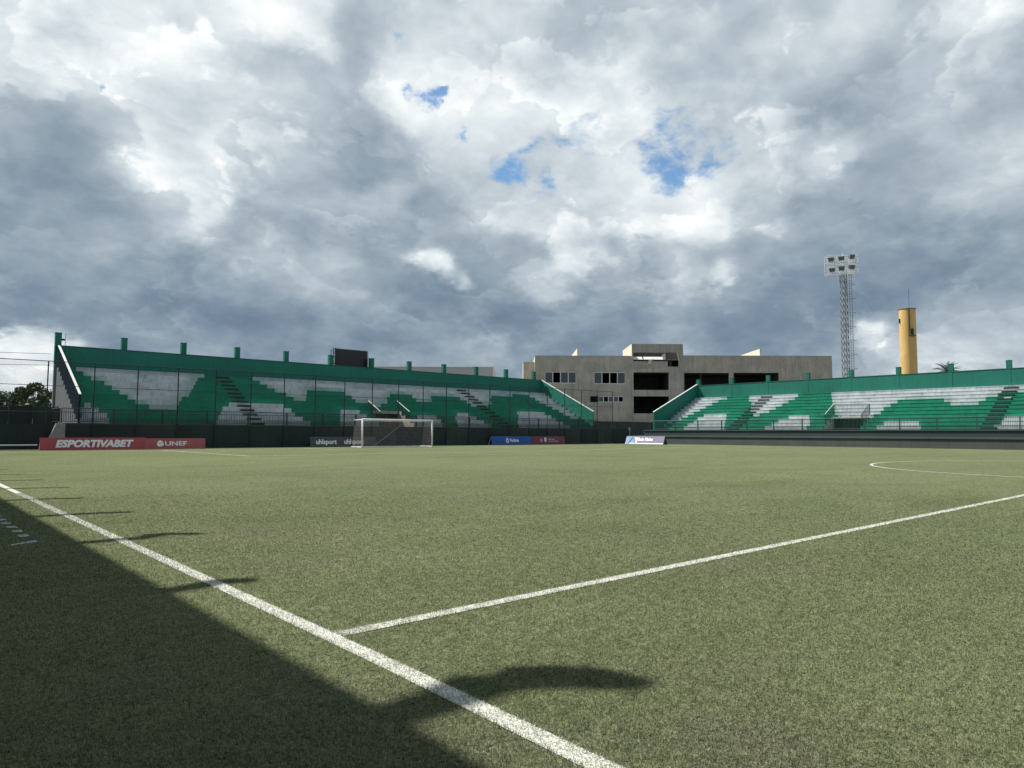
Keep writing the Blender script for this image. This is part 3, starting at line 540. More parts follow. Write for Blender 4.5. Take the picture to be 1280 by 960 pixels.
m = MB(); m.tube((-40, 55.8, .36), (-27.0, 55.8, .36), .05, n=8); pp(m, 'pipe', WTRIM)
for x in (-39, -36, -33, -30, -27.3): m = MB(); m.tube((x, 55.8, 0), (x, 55.8, .36), .025, n=6); pp(m, 'leg', POSTDK)
w = thing('block_wall', 'dark grey garden wall in the gap between the two stands', 'wall', (43, 63, 0)); pw = Part(w)
m = MB(); m.box(35.0, 62, 63.0, 63.2, 0, 3.0); pw(m, 'wall', paint('dark block wall', (.055, .062, .062), .85, .25, .6, .3)); m = MB(); m.box(35.0, 62, 62.97, 63.23, 3.0, 3.06); pw(m, 'coping', WALLDK)
m = MB(); m.tube((36.5, 62.9, 2.9), (36.5, 62.9, 4.6), .03, n=6); m.tube((37.6, 62.9, 2.9), (37.6, 62.9, 4.6), .03, n=6); m.tube((36.5, 62.9, 4.6), (37.6, 62.9, 4.6), .03, n=6); pw(m, 'gate_frame', POSTDK)

# ------------------------------------------------------------------ goal
g = thing('goal', 'white football goal with net in front of the dark fence', 'goal', (0, HLY, 0))
for sx_ in (-1, 1): m = MB(); m.tube((3.72*sx_, 0, 0), (3.72*sx_, 0, 2.5), .075, n=12); m.build('post', WTRIM, g, smooth=True)
m = MB(); m.tube((-3.79, 0, 2.47), (3.79, 0, 2.47), .075, n=12); m.build('crossbar', WTRIM, g, smooth=True)
m = MB()
for sx_ in (-1, 1): m.tube((3.72*sx_, 0, .04), (3.72*sx_, 1.9, .04), .05, n=8); m.tube((3.72*sx_, .05, 2.46), (3.72*sx_, 1.35, 2.42), .045, n=8)
m.tube((-3.72, 1.9, .04), (3.72, 1.9, .04), .04, n=8); m.build('back_frame', STEELW, g)
m = MB()
for p_, q_ in (((-3.72, 1.35, 2.42), (-3.72, 1.9, .04)), ((3.72, 1.35, 2.42), (3.72, 1.9, .04)), ((1.2, 1.45, 2.0), (-.6, 3.4, 0)), ((2.3, 1.5, 1.9), (3.1, 3.3, 0))):
    m = MB(); m.tube(p_, q_, .035, n=6); m.build('stay', POSTDK, g)
pass
m = MB(); P4 = .13; rn = .004
def netseg(a, c): m.tube(a, c, rn, n=3, cap=False)
def sag(x): return .10*math.sin((x+3.72)/7.44*math.pi)
nx = int(7.44/P4)
for i in range(nx+1):
    x = -3.72+7.44*i/nx; s_ = sag(x); netseg((x, .02, 2.45), (x, 1.35, 2.42-s_)); netseg((x, 1.35, 2.42-s_), (x, 1.9-s_, .05))
for j in range(10): y = .02+1.33*j/9; netseg((-3.72, y, 2.44), (3.72, y, 2.44))
for j in range(19):
    t = j/18; xs_ = [-3.72, -1.9, 0, 1.9, 3.72]; pts = [(x, 1.35+.55*t-sag(x)*t, 2.42-2.37*t-sag(x)*(1-t)) for x in xs_]
    for a, c in zip(pts, pts[1:]): netseg(a, c)
for sx_ in (-1, 1):
    x = 3.72*sx_
    for j in range(14): y = .05+1.8*j/13; netseg((x, y, .05), (x, y, min(2.43, 2.43-max(0, y-1.35)*4.3)))
    for j in range(18): z = .06+2.36*j/17; netseg((x, 0, z), (x, 1.9-.55*z/2.42, z))
m.build('net', paint('net cord', (.42, .36, .37), .8), g, fix=False)

# ------------------------------------------------------------------ advertising boards
def board(name, label, loc, rz, w_, h_, lean, mat, frame=STEELW, legs=True, group='advertising boards round the pitch'):
    o = thing(name, label, 'advertising board', loc, rz, group); a = R_(lean)
    m = MB(); m.box(0, w_, 0, .04, .03, h_); pn = m.build('panel', mat, o); pn.rotation_euler = (-a, 0, 0)
    m = MB()
    for x in (.05, w_/2, w_-.05): m.tube((x, h_*math.sin(a)+.06, h_*math.cos(a)-.03), (x, h_*math.sin(a)+.55, .02), .025, n=6)
    m.tube((.05, h_*math.sin(a)+.55, .03), (w_-.05, h_*math.sin(a)+.55, .03), .02, n=6)
    m.build('back_frame', frame, o)
    return o, a
def onboard(o, a, x, z, dy=-.012): return (x, z*math.sin(a)+dy, z*math.cos(a)), (math.pi/2-a, 0, 0)
def flat(mb, o, a, name, mat):   # shapes drawn in (x, z) on the tilted face
    ob = mb.build(name, mat, o); ob.rotation_euler = (-a, 0, 0); return ob
o, a = board('advertising_board', 'red banner board with bold slanted white betting lettering, beside the white pipe', (-27.2, 53.3, 0), 0, 6.6, .90, 6, REDB)
l, r_ = onboard(o, a, 3.36, .45); text('ESPORTIVABET', .66, PRINT, o, l, r_, .22, .036, 4.9)
o, a = board('advertising_board', 'paler red banner board with white cube emblem and lettering', (-20.58, 53.3, 0), R_(2.5), 4.35, .84, 9, REDB2)
l, r_ = onboard(o, a, 2.16, .43); text('UNEF', .46, PRINT, o, l, r_, 0, .010, 1.6)
m = MB(); cxh, czh, rh = 1.02, .44, .28
def hexp(i): return Vector((cxh+rh*math.sin(i*math.pi/3), 0, czh+rh*math.cos(i*math.pi/3)))
cc = Vector((cxh, 0, czh))
for i in (0, 2, 4):
    q = [cc, hexp(i-1), hexp(i), hexp(i+1)]; ce = sum(q, Vector())/4; q = [ce+(p_-ce)*.86 for p_ in q]
    m.quad([(p_.x, -.012, p_.z) for p_ in q])
flat(m, o, a, 'emblem', PRINT)
o, a = board('advertising_board', 'charcoal board with the same white sports word twice, beside the goal', (-6.5, 55.4, 0), 0, 6.7, .93, 7, GREYB, POSTDK)
for xc in (1.55, 4.35): l, r_ = onboard(o, a, xc, .46); text('uhlsport', .62, PRINT, o, l, r_, 0, .016, 2.05)
o, a = board('advertising_board', 'bright blue board with white word and flame emblem', (15.05, 55.9, 0), 0, 6.0, .98, 8, BLUEB)
l, r_ = onboard(o, a, 3.35, .50); text('Nobre', .56, PRINT, o, l, r_, 0, .014, 1.35)
m = MB(); m.quad([(2.3+.20*math.sin(t*.524)*(1-.3*math.cos(t*.524)), -.012, .52+.30*math.cos(t*.524)) for t in range(12)]); e = flat(m, o, a, 'emblem', PRINT)
m = MB(); m.quad([(2.3+.09*math.sin(t*.524), -.016, .48+.15*math.cos(t*.524)) for t in range(12)]); e = flat(m, o, a, 'emblem', BLUEB)
o, a = board('advertising_board', 'maroon board with small white crest and two faint lines of print', (21.08, 55.9, 0), 0, 5.5, .98, 8, MARB)
m = MB(); m.quad([(2.05, -.012, .80), (2.05, -.012, .42), (2.22, -.012, .24), (2.40, -.012, .42), (2.40, -.012, .80)]); flat(m, o, a, 'emblem', PRINT)
m = MB(); m.quad([(2.14, -.016, .70), (2.14, -.016, .45), (2.22, -.016, .36), (2.31, -.016, .45), (2.31, -.016, .70)]); flat(m, o, a, 'emblem', PRINTG)
m = MB(); m.quad([(1.55+.16*math.sin(t*.524), -.012, .46+.22*math.cos(t*.524)) for t in range(12)]); flat(m, o, a, 'emblem', PRINTG)
m = MB()
for z_, xa, n_ in ((.60, 2.75, 7), (.36, 2.75, 11)):
    x = xa
    for i in range(n_): w2_ = .10+.05*((i*7) % 3); m.quad([(x, -.012, z_-.05), (x+w2_-.03, -.012, z_-.05), (x+w2_-.03, -.012, z_+.06+.03*(i % 2)), (x, -.012, z_+.06+.03*(i % 2))]); x += w2_+.015
flat(m, o, a, 'print', PRINTG)
o, a = board('advertising_board', 'leaning violet and pale blue board with glossy white print, before the far stand wall', (35.0, 53.62, 0), R_(-90), 5.85, 1.08, 22, PURB, POSTDK)
m = MB(); m.quad([(.03, -.008, .06), (1.32, -.008, .06), (1.32, -.008, 1.05), (.03, -.008, 1.05)]); flat(m, o, a, 'print', SKYB)
m = MB(); m.box(1.42, 1.86, -.014, -.006, .52, .92); m.box(1.46, 1.6, -.014, -.006, .2, .48); m.box(1.66, 1.82, -.014, -.006, .2, .48); flat(m, o, a, 'emblem', PRINT)
l, r_ = onboard(o, a, 3.05, .64); text('Bolo Mobo', .58, PRINT, o, l, r_, 0, .03, 2.3)
m = MB(); m.box(.03, 5.82, -.010, -.004, .04, .17); flat(m, o, a, 'border', PRINT)
m = MB(); m.prism([(0, 0), (.42, 1.0), (.85, 0)], lambda u, v, w_: (w_, u, v), 5.86, 5.90); m.build('end_shadow', DARKM, o)  # dark triangle standing in for the shadow at the board's A-frame end

# ------------------------------------------------------------------ scoreboard
s = thing('scoreboard', 'black electronic scoreboard standing above the stand back wall', 'scoreboard', (4.6, 68.9, 0)); ps = Part(s)
m = MB(); m.box(2.72, 6.72, 68.7, 69.0, 8.2, 10.78); ps(m, 'screen', SCRM)
m = MB()
for x in (2.42, 2.68, 6.78, 6.98):
    for y in (68.72, 69.3): m.tube((x, y, 0), (x, y, 10.75 if x < 6.9 else 10.0), .04, n=6)
for i in range(6):
    z = 7.6+i*.52
    for xa, xb in ((2.42, 2.68), (6.78, 6.98)):
        m.tube((xa, 68.72, z), (xb, 68.72, min(z+.45, 10.0) if xa > 6 else z+.45), .018, n=5); m.tube((xa, 68.72, z), (xb, 68.72, z), .018, n=5)
m.tube((2.42, 68.72, 10.75), (2.72, 68.72, 10.8), .05, n=6); ps(m, 'frame', DARKM)
m = MB(); m.box(2.66, 6.76, 68.69, 69.01, 10.78, 10.83); m.box(6.72, 6.77, 68.69, 69.01, 8.2, 10.78); ps(m, 'rim', STEEL)
m = MB()
for z in (9.0, 9.75): m.box(1.84, 2.42, 68.4, 68.5, z, z+.1); m.box(6.98, 7.32, 68.4, 68.5, z, z+.1)
m.box(2.05, 2.3, 68.35, 68.55, 8.5, 9.9); m.box(7.05, 7.25, 68.35, 68.55, 8.5, 9.7); ps(m, 'bracket', DARKM)
# ------------------------------------------------------------------ small fixtures
a = thing('antenna_mast', 'thin mast with a small camera behind the left corner of the goal stand', 'mast', (-23.5, 68.6, 0)); pa = Part(a)
m = MB(); m.tube((-23.5, 68.6, 0), (-23.5, 68.6, 10.0), .022, n=6); pa(m, 'pole', STEEL); m = MB(); m.box(-23.95, -23.55, 68.5, 68.7, 9.32, 9.48); pa(m, 'camera_box', DARKM)
cb = MB(); prev = None
def catenary(p, q, s, n=14): return [Vector(p).lerp(Vector(q), i/n)-Vector((0, 0, s*4*(i/n)*(1-i/n))) for i in range(n+1)]
for k, (dz_, lab) in enumerate(((0, 'upper overhead cable crossing the sky left of the goal stand'), (-1.0, 'lower overhead cable crossing the sky left of the goal stand'))):
    cb = MB(); pts = catenary((-75, 62, 8.6+dz_), (-24.5, 68.9, 8.1+dz_), .8)
    for i in range(14): cb.tube(pts[i], pts[i+1], .018, n=5, cap=False)
    tag(cb.build('overhead_cable', DARKM), lab, 'cable', 'overhead cables')
bx = MB(); bx.box(50.45, 50.95, 16.1, 16.68, RZ0+RRI*7+.002, RZ0+RRI*7+.30); bx.box(50.43, 50.97, 16.08, 16.70, RZ0+RRI*7+.302, RZ0+RRI*7+.34)
tag(bx.build('white_box', paint('white plastic', (.85, .85, .82), .4, .03)), 'small white box left high on the black steps of the far stand', 'box')
bd = MB(); z = RZ0+RRI*3+.002
for (xa, ya, za, sa) in ((47.6, 14.35, .14, .2), (47.55, 14.1, .12, .16), (47.6, 14.6, .1, .14)):
    for i in range(6):
        for j in range(8):
            def sp(i_, j_): th, ph = math.pi*i_/6, 2*math.pi*j_/8; return (xa+sa*math.sin(th)*math.cos(ph), ya+sa*1.3*math.sin(th)*math.sin(ph), z+za+za*math.cos(th))
            bd.quad([sp(i, j), sp(i+1, j), sp(i+1, j+1), sp(i, j+1)])
bmo = bd.build('bundle', paint('pinkish cloth', (.55, .46, .50), .8, .15, 3)); tag(bmo, 'pale pinkish bundle lying on a grey row at the right end of the far stand', 'bundle')

# ------------------------------------------------------------------ concrete building behind (local x along its front, y away from the pitch)
DB = 118.
bo = far(0, DB); B = thing('concrete_building', 'unfinished grey concrete building with dark open bays between the two stands', 'building', bo, -YAW)
def facade(mb, x0, x1, z0, z1, y, holes, depth, mi=0, ri=0):
    xs_ = sorted({x0, x1, *[h[0] for h in holes], *[h[1] for h in holes]}); zs_ = sorted({z0, z1, *[h[2] for h in holes], *[h[3] for h in holes]})
    for a_, c_ in zip(xs_, xs_[1:]):
        for e_, g_ in zip(zs_, zs_[1:]):
            xm, zm = (a_+c_)/2, (e_+g_)/2
            if any(h[0] < xm < h[1] and h[2] < zm < h[3] for h in holes): continue
            mb.quad([(a_, y, e_), (c_, y, e_), (c_, y, g_), (a_, y, g_)], mi)
    for h0, h1, k0, k1 in holes:
        mb.quad([(h0, y, k0), (h1, y, k0), (h1, y+depth, k0), (h0, y+depth, k0)], ri); mb.quad([(h0, y, k1), (h0, y+depth, k1), (h1, y+depth, k1), (h1, y, k1)], ri)
        mb.quad([(h0, y, k0), (h0, y+depth, k0), (h0, y+depth, k1), (h0, y, k1)], ri); mb.quad([(h1, y, k0), (h1, y, k1), (h1, y+depth, k1), (h1, y+depth, k0)], ri)
wins = [(5.5, 10.65, 9.62, 11.55), (13.68, 18.85, 9.55, 11.5), (9.3, 10.2, 6.5, 7.4), (13.0, 18.5, 6.5, 7.5)]
bays = [(20.2, 26.1, 8.55, 11.5), (20.2, 26.1, 4.65, 7.5), (28.66, 36.15, 7.6, 11.45), (36.9, 44.45, 8.2, 11.5)]
m = MB(); facade(m, 3.8, 19.95, 0, 14.2, 0, wins, .25); facade(m, 28.5, 53.35, 0, 14.3, 0, bays[2:], .35); facade(m, 19.95, 28.5, 0, 12.05, -.12, bays[:2], .5)
for x in (19.95, 28.5): m.quad([(x, -.12, 0), (x, 0, 0), (x, 0, 12.05), (x, -.12, 12.05)])
m.quad([(3.8, 0, 0), (3.8, 0, 14.2), (3.8, 22, 14.2), (3.8, 22, 0)], 1); m.quad([(53.35, 0, 0), (53.35, 22, 0), (53.35, 22, 14.3), (53.35, 0, 14.3)], 1); m.quad([(3.8, 22, 0), (3.8, 22, 14.2), (53.35, 22, 14.2), (53.35, 22, 0)], 1)
m.build('wall', [CONCB, CREAM], B, fix=False)
m = MB(); m.box(3.8, 19.9, .0, .3, 14.2, 14.27); m.box(28.55, 53.4, .0, .3, 14.3, 14.37); m.build('coping', CONC, B)
m = MB(); m.box(3.85, 53.3, .35, 21.95, 13.6, 13.7); m.build('roof', CONC, B)
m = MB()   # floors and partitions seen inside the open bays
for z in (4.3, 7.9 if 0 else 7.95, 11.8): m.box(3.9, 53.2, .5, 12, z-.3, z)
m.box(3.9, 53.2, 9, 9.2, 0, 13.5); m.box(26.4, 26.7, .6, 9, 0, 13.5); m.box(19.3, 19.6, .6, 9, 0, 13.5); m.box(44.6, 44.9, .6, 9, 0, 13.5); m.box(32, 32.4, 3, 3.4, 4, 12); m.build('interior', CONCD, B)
m = MB(); facade(m, 28.5, 28.5001, 0, 1, 0, [], 0)
m = MB()   # stair tower
facade(m, 19.95, 28.5, 12.05, 16.25, -.12, [(20.2, 27.75, 13.35, 14.85), (25.95, 27.75, 12.45, 13.35)], .45)
m.quad([(19.95, -.12, 12.05), (19.95, -.12, 16.25), (19.95, 9.5, 16.25), (19.95, 9.5, 12.05)], 1); m.quad([(28.5, -.12, 12.05), (28.5, 5.5, 12.05), (28.5, 5.5, 16.25), (28.5, -.12, 16.25)], 0)
m.box(20.0, 28.45, -.1, .5, 15.9, 16.22, 0)
m.build('stair_tower', [CONC, CREAM], B, fix=False)
m = MB(); m.box(25.8, 25.95, .35, 4, 12.45, 14.85); m.box(26, 28.4, 3.8, 4, 12.1, 15.8); m.box(20.1, 25.8, 5.2, 5.4, 12.1, 13.6); m.box(20.1, 28.3, 4.4, 4.6, 14.35, 15.85); m.box(20.05, 28.4, .6, 1.2, 15.2, 15.5); m.build('inner_wall_backing', CONCD, B)  # inner walls, with a dark panel and slab added to blacken the opening
m = MB()
for xa, xb in ((20.25, 22.25), (22.45, 25.75)): m.quad([(xa, 2.2, 13.62), (xb, 2.2, 13.62), (xb, 3.2, 14.45), (xa, 3.2, 14.45)])  # white sheets added and tilted to catch sun as the opening's bright strips
m.build('sunlit_strip', WTRIM, B)
m = MB(); m.box(22.7, 23.1, -.32, -.14, 12.9, 13.5); m.tube((22.9, -.2, 12.6), (23.5, -.2, 13.8), .07, n=6); m.tube((22.5, -.2, 12.7), (23.2, -.2, 13.5), .09, n=6); m.build('pipe_stub', CREAM, B)
m = MB(); m.box(1.95, 3.78, 1.6, 8, 0, 13.35); m.build('annex', CONCB, B); m = MB(); m.box(1.90, 1.945, 1.6, 8, 0, 13.35); m.build('annex_side', CREAM, B)
for xw, zt_, y1_ in ((11.0, 15.5, 12), (41.6, 15.55, 11)):
    m = MB(); m.box(xw-.12, xw+.12, .4, y1_, 13.7, zt_); m.build('roof_wall', CREAM, B)
def window(x0, x1, z0, z1, kinds):
    m = MB(); t_ = .10; y = .04
    m.box(x0, x1, y, y+.08, z0, z0+t_); m.box(x0, x1, y, y+.08, z1-t_, z1); n = len(kinds); 
    for i in range(n+1): x = x0+(x1-x0)*i/n; m.box(max(x0, x-t_*.6), min(x1, x+t_*.6), y+.002, y+.078, z0+t_, z1-t_)
    fo = m.build('window', WTRIM, B)
    for i, k in enumerate(kinds):
        if k: m = MB(); a_, c_ = x0+(x1-x0)*i/n, x0+(x1-x0)*(i+1)/n; m.box(a_+.05, c_-.05, y+.03, y+.05, z0+t_, z1-t_); m.build('pane', GLASS, fo)
window(*wins[0], (1, 0, 1, 1)); window(*wins[1], (1, 0, 0, 1)); window(14.4, 18.5, 6.5, 7.5, (1, 0, 1, 1, 0))
wh = thing('warehouse', 'pale grey flat roofed shed behind the goal stand', 'building', far(0, 125.), -YAW)
m = MB(); m.box(-31, -3.35, 0, 18, 0, 12.9); m.build('wall', LGREY, wh); m = MB(); m.box(-31.1, -3.25, -.1, 18.1, 12.9, 13.02); m.build('roof', WTRIM, wh)

# ------------------------------------------------------------------ floodlight tower, water tower
ft = thing('floodlight_tower', 'white lattice floodlight tower with six lamps behind the far stand', 'floodlight', far(47.15, 100.), -YAW)
m = MB(); H_ = 23.9; hw0, hw1 = .40, .34
cor = lambda z, i: Vector(((hw0+(hw1-hw0)*z/H_)*(-1 if i in (0, 3) else 1), (hw0+(hw1-hw0)*z/H_)*(-1 if i in (0, 1) else 1), z))
for i in range(4): m.tube(cor(0, i), cor(H_, i), .05, n=5)
nb = 27
for k in range(nb):
    za, zb = H_*k/nb, H_*(k+1)/nb
    for i in range(4):
        j = (i+1) % 4; m.tube(cor(za, i), cor(zb, j) if k % 2 else cor(zb, j), .035, n=4, cap=False); m.tube(cor(zb, i), cor(zb, j), .03, n=4, cap=False); m.tube(cor(za, j), cor(zb, i), .03, n=4, cap=False)
m.build('mast', STEEL2, ft)
m = MB()
for x in (.72, 1.07): m.tube((x, -.2, 1), (x, -.2, 24.2), .035, n=4)
for k in range(60): z = 1.2+k*.385; m.tube((.72, -.2, z), (1.07, -.2, z), .026, n=4, cap=False)
for k in range(11):
    z = 2.5+k*2.0; m.tube((.4, -.2, z), (.8, -.2, z), .025, n=4); m.tube((.8, -.2, z), (1.3, -.75, z), .02, n=4); m.tube((1.3, -.75, z), (1.5, -.2, z), .02, n=4); m.tube((1.15, -.2, z), (1.5, -.2, z), .02, n=4)
m.build('ladder', STEEL2, ft)
m = MB(); PX0, PX1 = -2.35, 1.9
for z in (24.0, 25.6):
    for y in (-.55, .55): m.tube((PX0, y, z), (PX1, y, z), .07, n=5)
    for k in range(9): x = PX0+(PX1-PX0)*k/8; m.tube((x, -.55, z), (x, .55, z), .025, n=4)
    for y in (-.55, .55):
        m.tube((PX0, y, z+1.05), (PX1, y, z+1.05), .045, n=4); m.tube((PX0, y, z+.55), (PX1, y, z+.55), .03, n=4)
        for k in range(14): x = PX0+(PX1-PX0)*k/13; m.tube((x, y, z), (x, y, z+1.05), .034, n=4)
m.tube((0, 0, 23.9), (0, 0, 27.2), .06, n=6)
for x in (PX0, PX1):
    for y in (-.55, .55): m.tube((x, y, 24.0), (x, y, 26.7), .03, n=4)
m.build('platform', STEELW, ft)
def lampunit(x, z, yaw_, tilt):
    m = MB(); m.prism([(-.34, -.30), (.34, -.30), (.42, .30), (-.42, .30)], lambda u, v, w_: (u, w_, v), -.12, .28, 0)
    hd = m.build('lamp', STEEL, ft); hd.location = (x, -.75, z); hd.rotation_euler = (R_(tilt), 0, R_(yaw_))
    m = MB(); m.box(-.33, .33, -.135, -.122, -.26, .26); m.build('lens', paint('lamp glass', (.14, .15, .15), .2), hd)
    m = MB(); m.box(-.2, .2, .28, .55, -.18, .18); m.build('housing', DARKM, hd)
for x, z, yw, tl in ((-2.0, 26.05, -38, 26), (-.55, 26.2, -28, 24), (.95, 26.45, 8, 14), (-1.9, 24.55, -44, 30), (-.55, 24.75, -20, 26), (.95, 24.95, 14, 22)): lampunit(x, z, yw, tl)
wt = thing('water_tower', 'tall ochre cylindrical water tower behind the far stand', 'water tower', far(72.9, 130.), -YAW-.511)
m = MB(); n = 40
for k in range(n):
    t0, t1 = 2*math.pi*k/n, 2*math.pi*(k+1)/n; R0 = 1.38
    zs_ = [0, 8, 16, 24.3]
    for za, zb in zip(zs_, zs_[1:]): m.quad([(R0*math.cos(t0), R0*math.sin(t0), za), (R0*math.cos(t1), R0*math.sin(t1), za), (R0*math.cos(t1), R0*math.sin(t1), zb), (R0*math.cos(t0), R0*math.sin(t0), zb)])
    m.quad([(0, 0, 24.3), (R0*math.cos(t0), R0*math.sin(t0), 24.3), (R0*math.cos(t1), R0*math.sin(t1), 24.3)])
tk = m.build('tank', YEL, wt, smooth=False)
bm = bmesh.new(); bm.from_mesh(tk.data); bmesh.ops.remove_doubles(bm, verts=bm.verts, dist=.001)
for f_ in bm.faces: f_.smooth = abs(f_.normal.z) < .5
for e_ in bm.edges: e_.smooth = not (len(e_.link_faces) == 2 and e_.calc_face_angle(0) > .8)
bm.to_mesh(tk.data); bm.free()
m = MB(); m.tube((0, 0, 24.3), (0, 0, 24.42), 1.47, n=40); m.build('rim', paint('stained rim', (.16, .12, .08), .8), wt)
m = MB(); m.tube((.35, -1.0, 24.4), (.35, -1.0, 28.0), .035, n=6); m.build('antenna', DARKM, wt)
m = MB(); m.box(.2, .42, -1.47, -1.40, 19.6, 24.3); m.build('drain_stain', paint('rust stain', (.13, .09, .05), .8, .25, 1.2), wt)
m = MB(); m.box(.55, .95, -1.42, -1.2, 19.4, 20.6); m.tube((.2, -1.5, 19.35), (1.3, -1.2, 19.35), .09, n=6); m.tube((.75, -1.5, 19.2), (.75, -1.4, 19.4), .15, n=6); m.build('hatch', DARKM, wt)
m = MB(); m.box(-1.40, -1.2, -.85, -.55, 21.8, 22.6); m.build('vent', DARKM, wt)

# ------------------------------------------------------------------ trees
def tree(name, label, base, H, rad, seed, n=2600, group='trees behind the screen fence'):
    rs = np.random.default_rng(seed); o = thing(name, label, 'tree', base, rs.uniform(0, 6), group)
    m = MB(); top = Vector((rs.normal(0, .2), rs.normal(0, .2), H*.55)); m.tube((0, 0, 0), top, .22, .12, n=8); cl = []
    for k in range(9):
        a_ = k*2.4+rs.uniform(-.3, .3); z = H*rs.uniform(.45, .92); d_ = rad*rs.uniform(.3, .75); e = Vector((math.cos(a_)*d_, math.sin(a_)*d_, z)); m.tube(top*rs.uniform(.6, 1), e, .08, .03, n=5); cl.append((e, rad*rs.uniform(.30, .52)))
    cl.append((Vector((0, 0, H*.88)), rad*.5)); cl.append((Vector((0, 0, H*.6)), rad*.75)); m.build('trunk', BARK, o)
    V = []; F = []
    for e, r_ in cl:
        q = int(n*r_*r_/sum(c_[1]**2 for c_ in cl)); D = rs.normal(0, 1, (q, 3)); D /= np.linalg.norm(D, axis=1)[:, None]; D *= (r_*(rs.uniform(.25, 1, q)**.45))[:, None]; D[:, 2] *= .8
        V.append(D+np.array(e))
    C = np.vstack(V); k = len(C); s_ = rs.uniform(.12, .26, k)[:, None]
    A = rs.normal(0, 1, (k, 3)); A /= np.linalg.norm(A, axis=1)[:, None]; Bv = np.cross(A, rs.normal(0, 1, (k, 3))); Bv /= np.linalg.norm(Bv, axis=1)[:, None]
    Q = np.stack([C-A*s_, C-Bv*s_*.5, C+A*s_, C+Bv*s_*.5], 1).reshape(-1, 3)
    me = bpy.data.meshes.new('crown'); me.from_pydata(Q.tolist(), [], [(4*i, 4*i+1, 4*i+2, 4*i+3) for i in range(k)]); me.materials.append(LEAF); c_ = bpy.data.objects.new('crown', me); COL.objects.link(c_); c_.parent = o
for i, (lx, D, H, rd, lab) in enumerate(((-57.8, 88, 6.7, 1.9, 'bushy dark tree touching the corner of the goal stand'), (-60.2, 90, 7.9, 1.5, 'tallest dark tree behind the screen fence, left of the stand'), (-62.6, 92, 7.3, 1.5, 'pointed dark tree between two lower trees behind the screen fence'), (-65.4, 94, 6.7, 1.9, 'low round dark tree at the left edge behind the screen fence'), (-69.0, 95, 6.6, 2.4, 'farthest left dark tree behind the screen fence'))):
    tree('tree', lab, far(lx, D), H, rd, 11+i)
pt = thing('palm_tree', 'palm crown showing above the far stand wall, right of the water tower', 'palm tree', far(68.8, 112.)); m = MB()
for k in range(8): m.tube((0, 0, 11.05*k/8), (0, 0, 11.05*(k+1)/8), .24-.005*k, .22-.005*k, n=9)
m.build('trunk', BARK, pt)
for k in range(26):
    az = k*2.399; el = R_(8+72*((k*0.4142) % 1)); L_ = 2.35; m = MB(); pts = []
    for i in range(9):
        t = i/8; e2 = el-t*t*1.15; pts.append((pts[-1] if pts else Vector((0, 0, 11.05)))+(Vector((math.cos(az)*math.cos(e2), math.sin(az)*math.cos(e2), math.sin(e2)))*(L_/8 if i else .05)))
    for i in range(8): m.tube(pts[i], pts[i+1], .022, n=4, cap=False)
    for i in range(32):
        t = i/31*7.9; p_ = pts[int(t)].lerp(pts[min(8, int(t)+1)], t-int(t)); dr = (pts[min(8, int(t)+1)]-pts[int(t)]).normalized(); sd = dr.cross(Vector((0, 0, 1))).normalized(); ll = .50*math.sin(math.pi*(.12+.85*i/31))
        for s_ in (-1, 1):
            q = p_+(sd*s_*.8+dr*.6-Vector((0, 0, .35)))*ll; m.quad([p_-dr*.02, p_+dr*.03, q])
    m.build('frond', PALML, pt, fix=False)

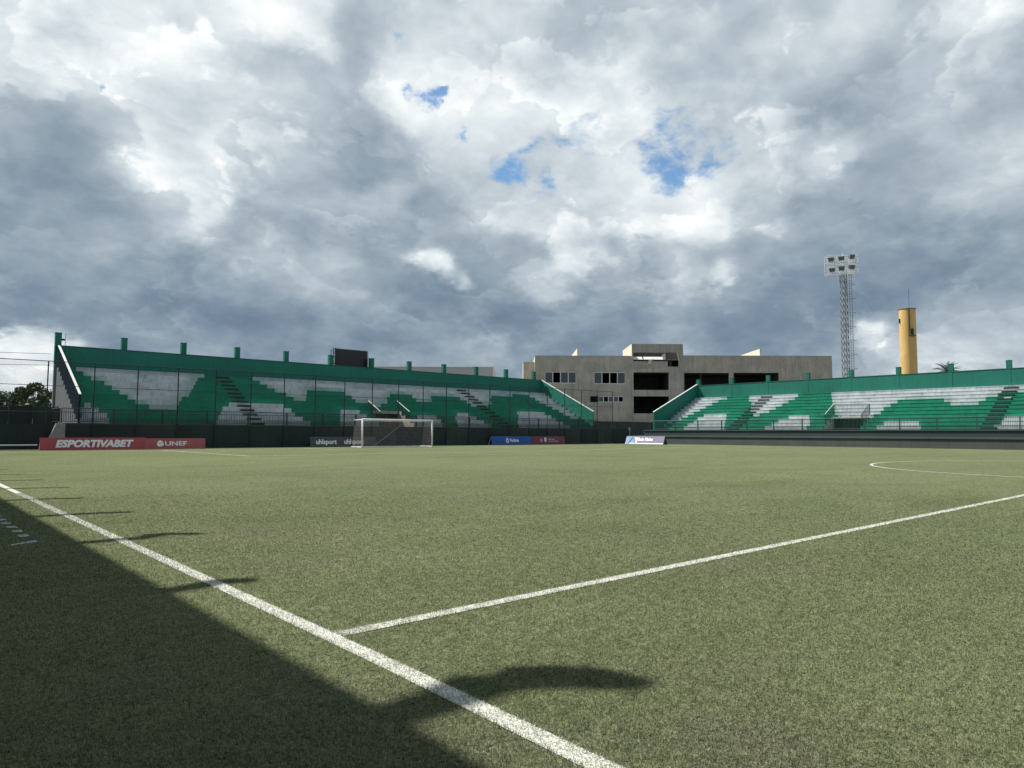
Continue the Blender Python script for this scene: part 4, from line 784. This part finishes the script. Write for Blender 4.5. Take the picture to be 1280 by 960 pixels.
# ------------------------------------------------------------------ covered grandstand on the near side: its roof shades the touchline
ZR = 7.0; kx, ky = -to_sun.x/to_sun.z, -to_sun.y/to_sun.z      # shadow shift per metre of height
XE = -33.56-kx*(ZR+.1)
G = thing('covered_grandstand', 'covered grandstand on the near side whose roof shades the touchline', 'stand', (XE-7, 5, 0)); pG = Part(G)
Y0, Y1 = -42., 46.
m = MB(); m.box(XE-14, XE, Y0, Y1, ZR+.1, ZR+.22); pG(m, 'roof', WALLDK)
m = MB()
for k in range(10): m.box(XE-13-.0, XE-3.2-.85*0-k*.85, Y0, Y1, .45*k, .45*(k+1))
pG(m, 'terrace', GREEN); m = MB(); m.box(XE-14.2, XE-14, Y0, Y1, 0, ZR+.22); pG(m, 'back_wall', TEAL)
tips = [[(0, 0), (.42, -.06), (.80, -.12), (1.0, .16), (1.02, .66)], [(0, 0), (.45, -.12), (.62, -.2), (.76, .02)], [(0, 0), (.7, .1), (1.05, -.25), (1.3, .22)], [(0, 0), (.8, .12), (1.22, .4)], [(0, 0), (.7, .3), (1.1, .6)], [(0, 0), (.9, .4), (1.3, .8)]]
k = 0
for i in range(-11, 12):
    y = -1.40+3.43*i-ky*ZR
    tp = tips[min(max(i, 0), 5)] if i >= 0 else tips[i % 3]
    m = MB(); pts = [(XE-12.5, .0), (XE-.2, .0)]+[(XE-.0+u_, v_) for u_, v_ in tp[1:]]
    ws = [.2]*2+[.20, .22, .15, .07][:len(tp)-1]
    if i in (0,): ws = [.24, .24, .32, .44, .42, .2]
    for (a_, c_), (e_, g_), wa, wb in zip(pts, pts[1:], ws, ws[1:]+[.07]):
        d_ = Vector((e_-a_, 0, g_-c_)).normalized(); nn = Vector((-d_.z, 0, d_.x)); hy = .06
        A0, A1 = Vector((a_, 0, ZR+c_)), Vector((e_, 0, ZR+g_))
        q = [A0-nn*wa/2, A1-nn*wb/2, A1+nn*wb/2, A0+nn*wa/2]
        n_ = len(m.v)
        for yy in (y-hy, y+hy): m.v += [(p_.x, yy, p_.z) for p_ in q]
        for f_ in ((0, 1, 2, 3), (7, 6, 5, 4), (0, 4, 5, 1), (1, 5, 6, 2), (2, 6, 7, 3), (3, 7, 4, 0)): m.f.append(tuple(n_+j for j in f_)); m.m.append(0)
    pG(m, 'rafter', STEEL)
    m = MB(); m.tube((XE-9, y, 0), (XE-9, y, ZR-.1), .14, n=10); pG(m, 'column', TEAL)
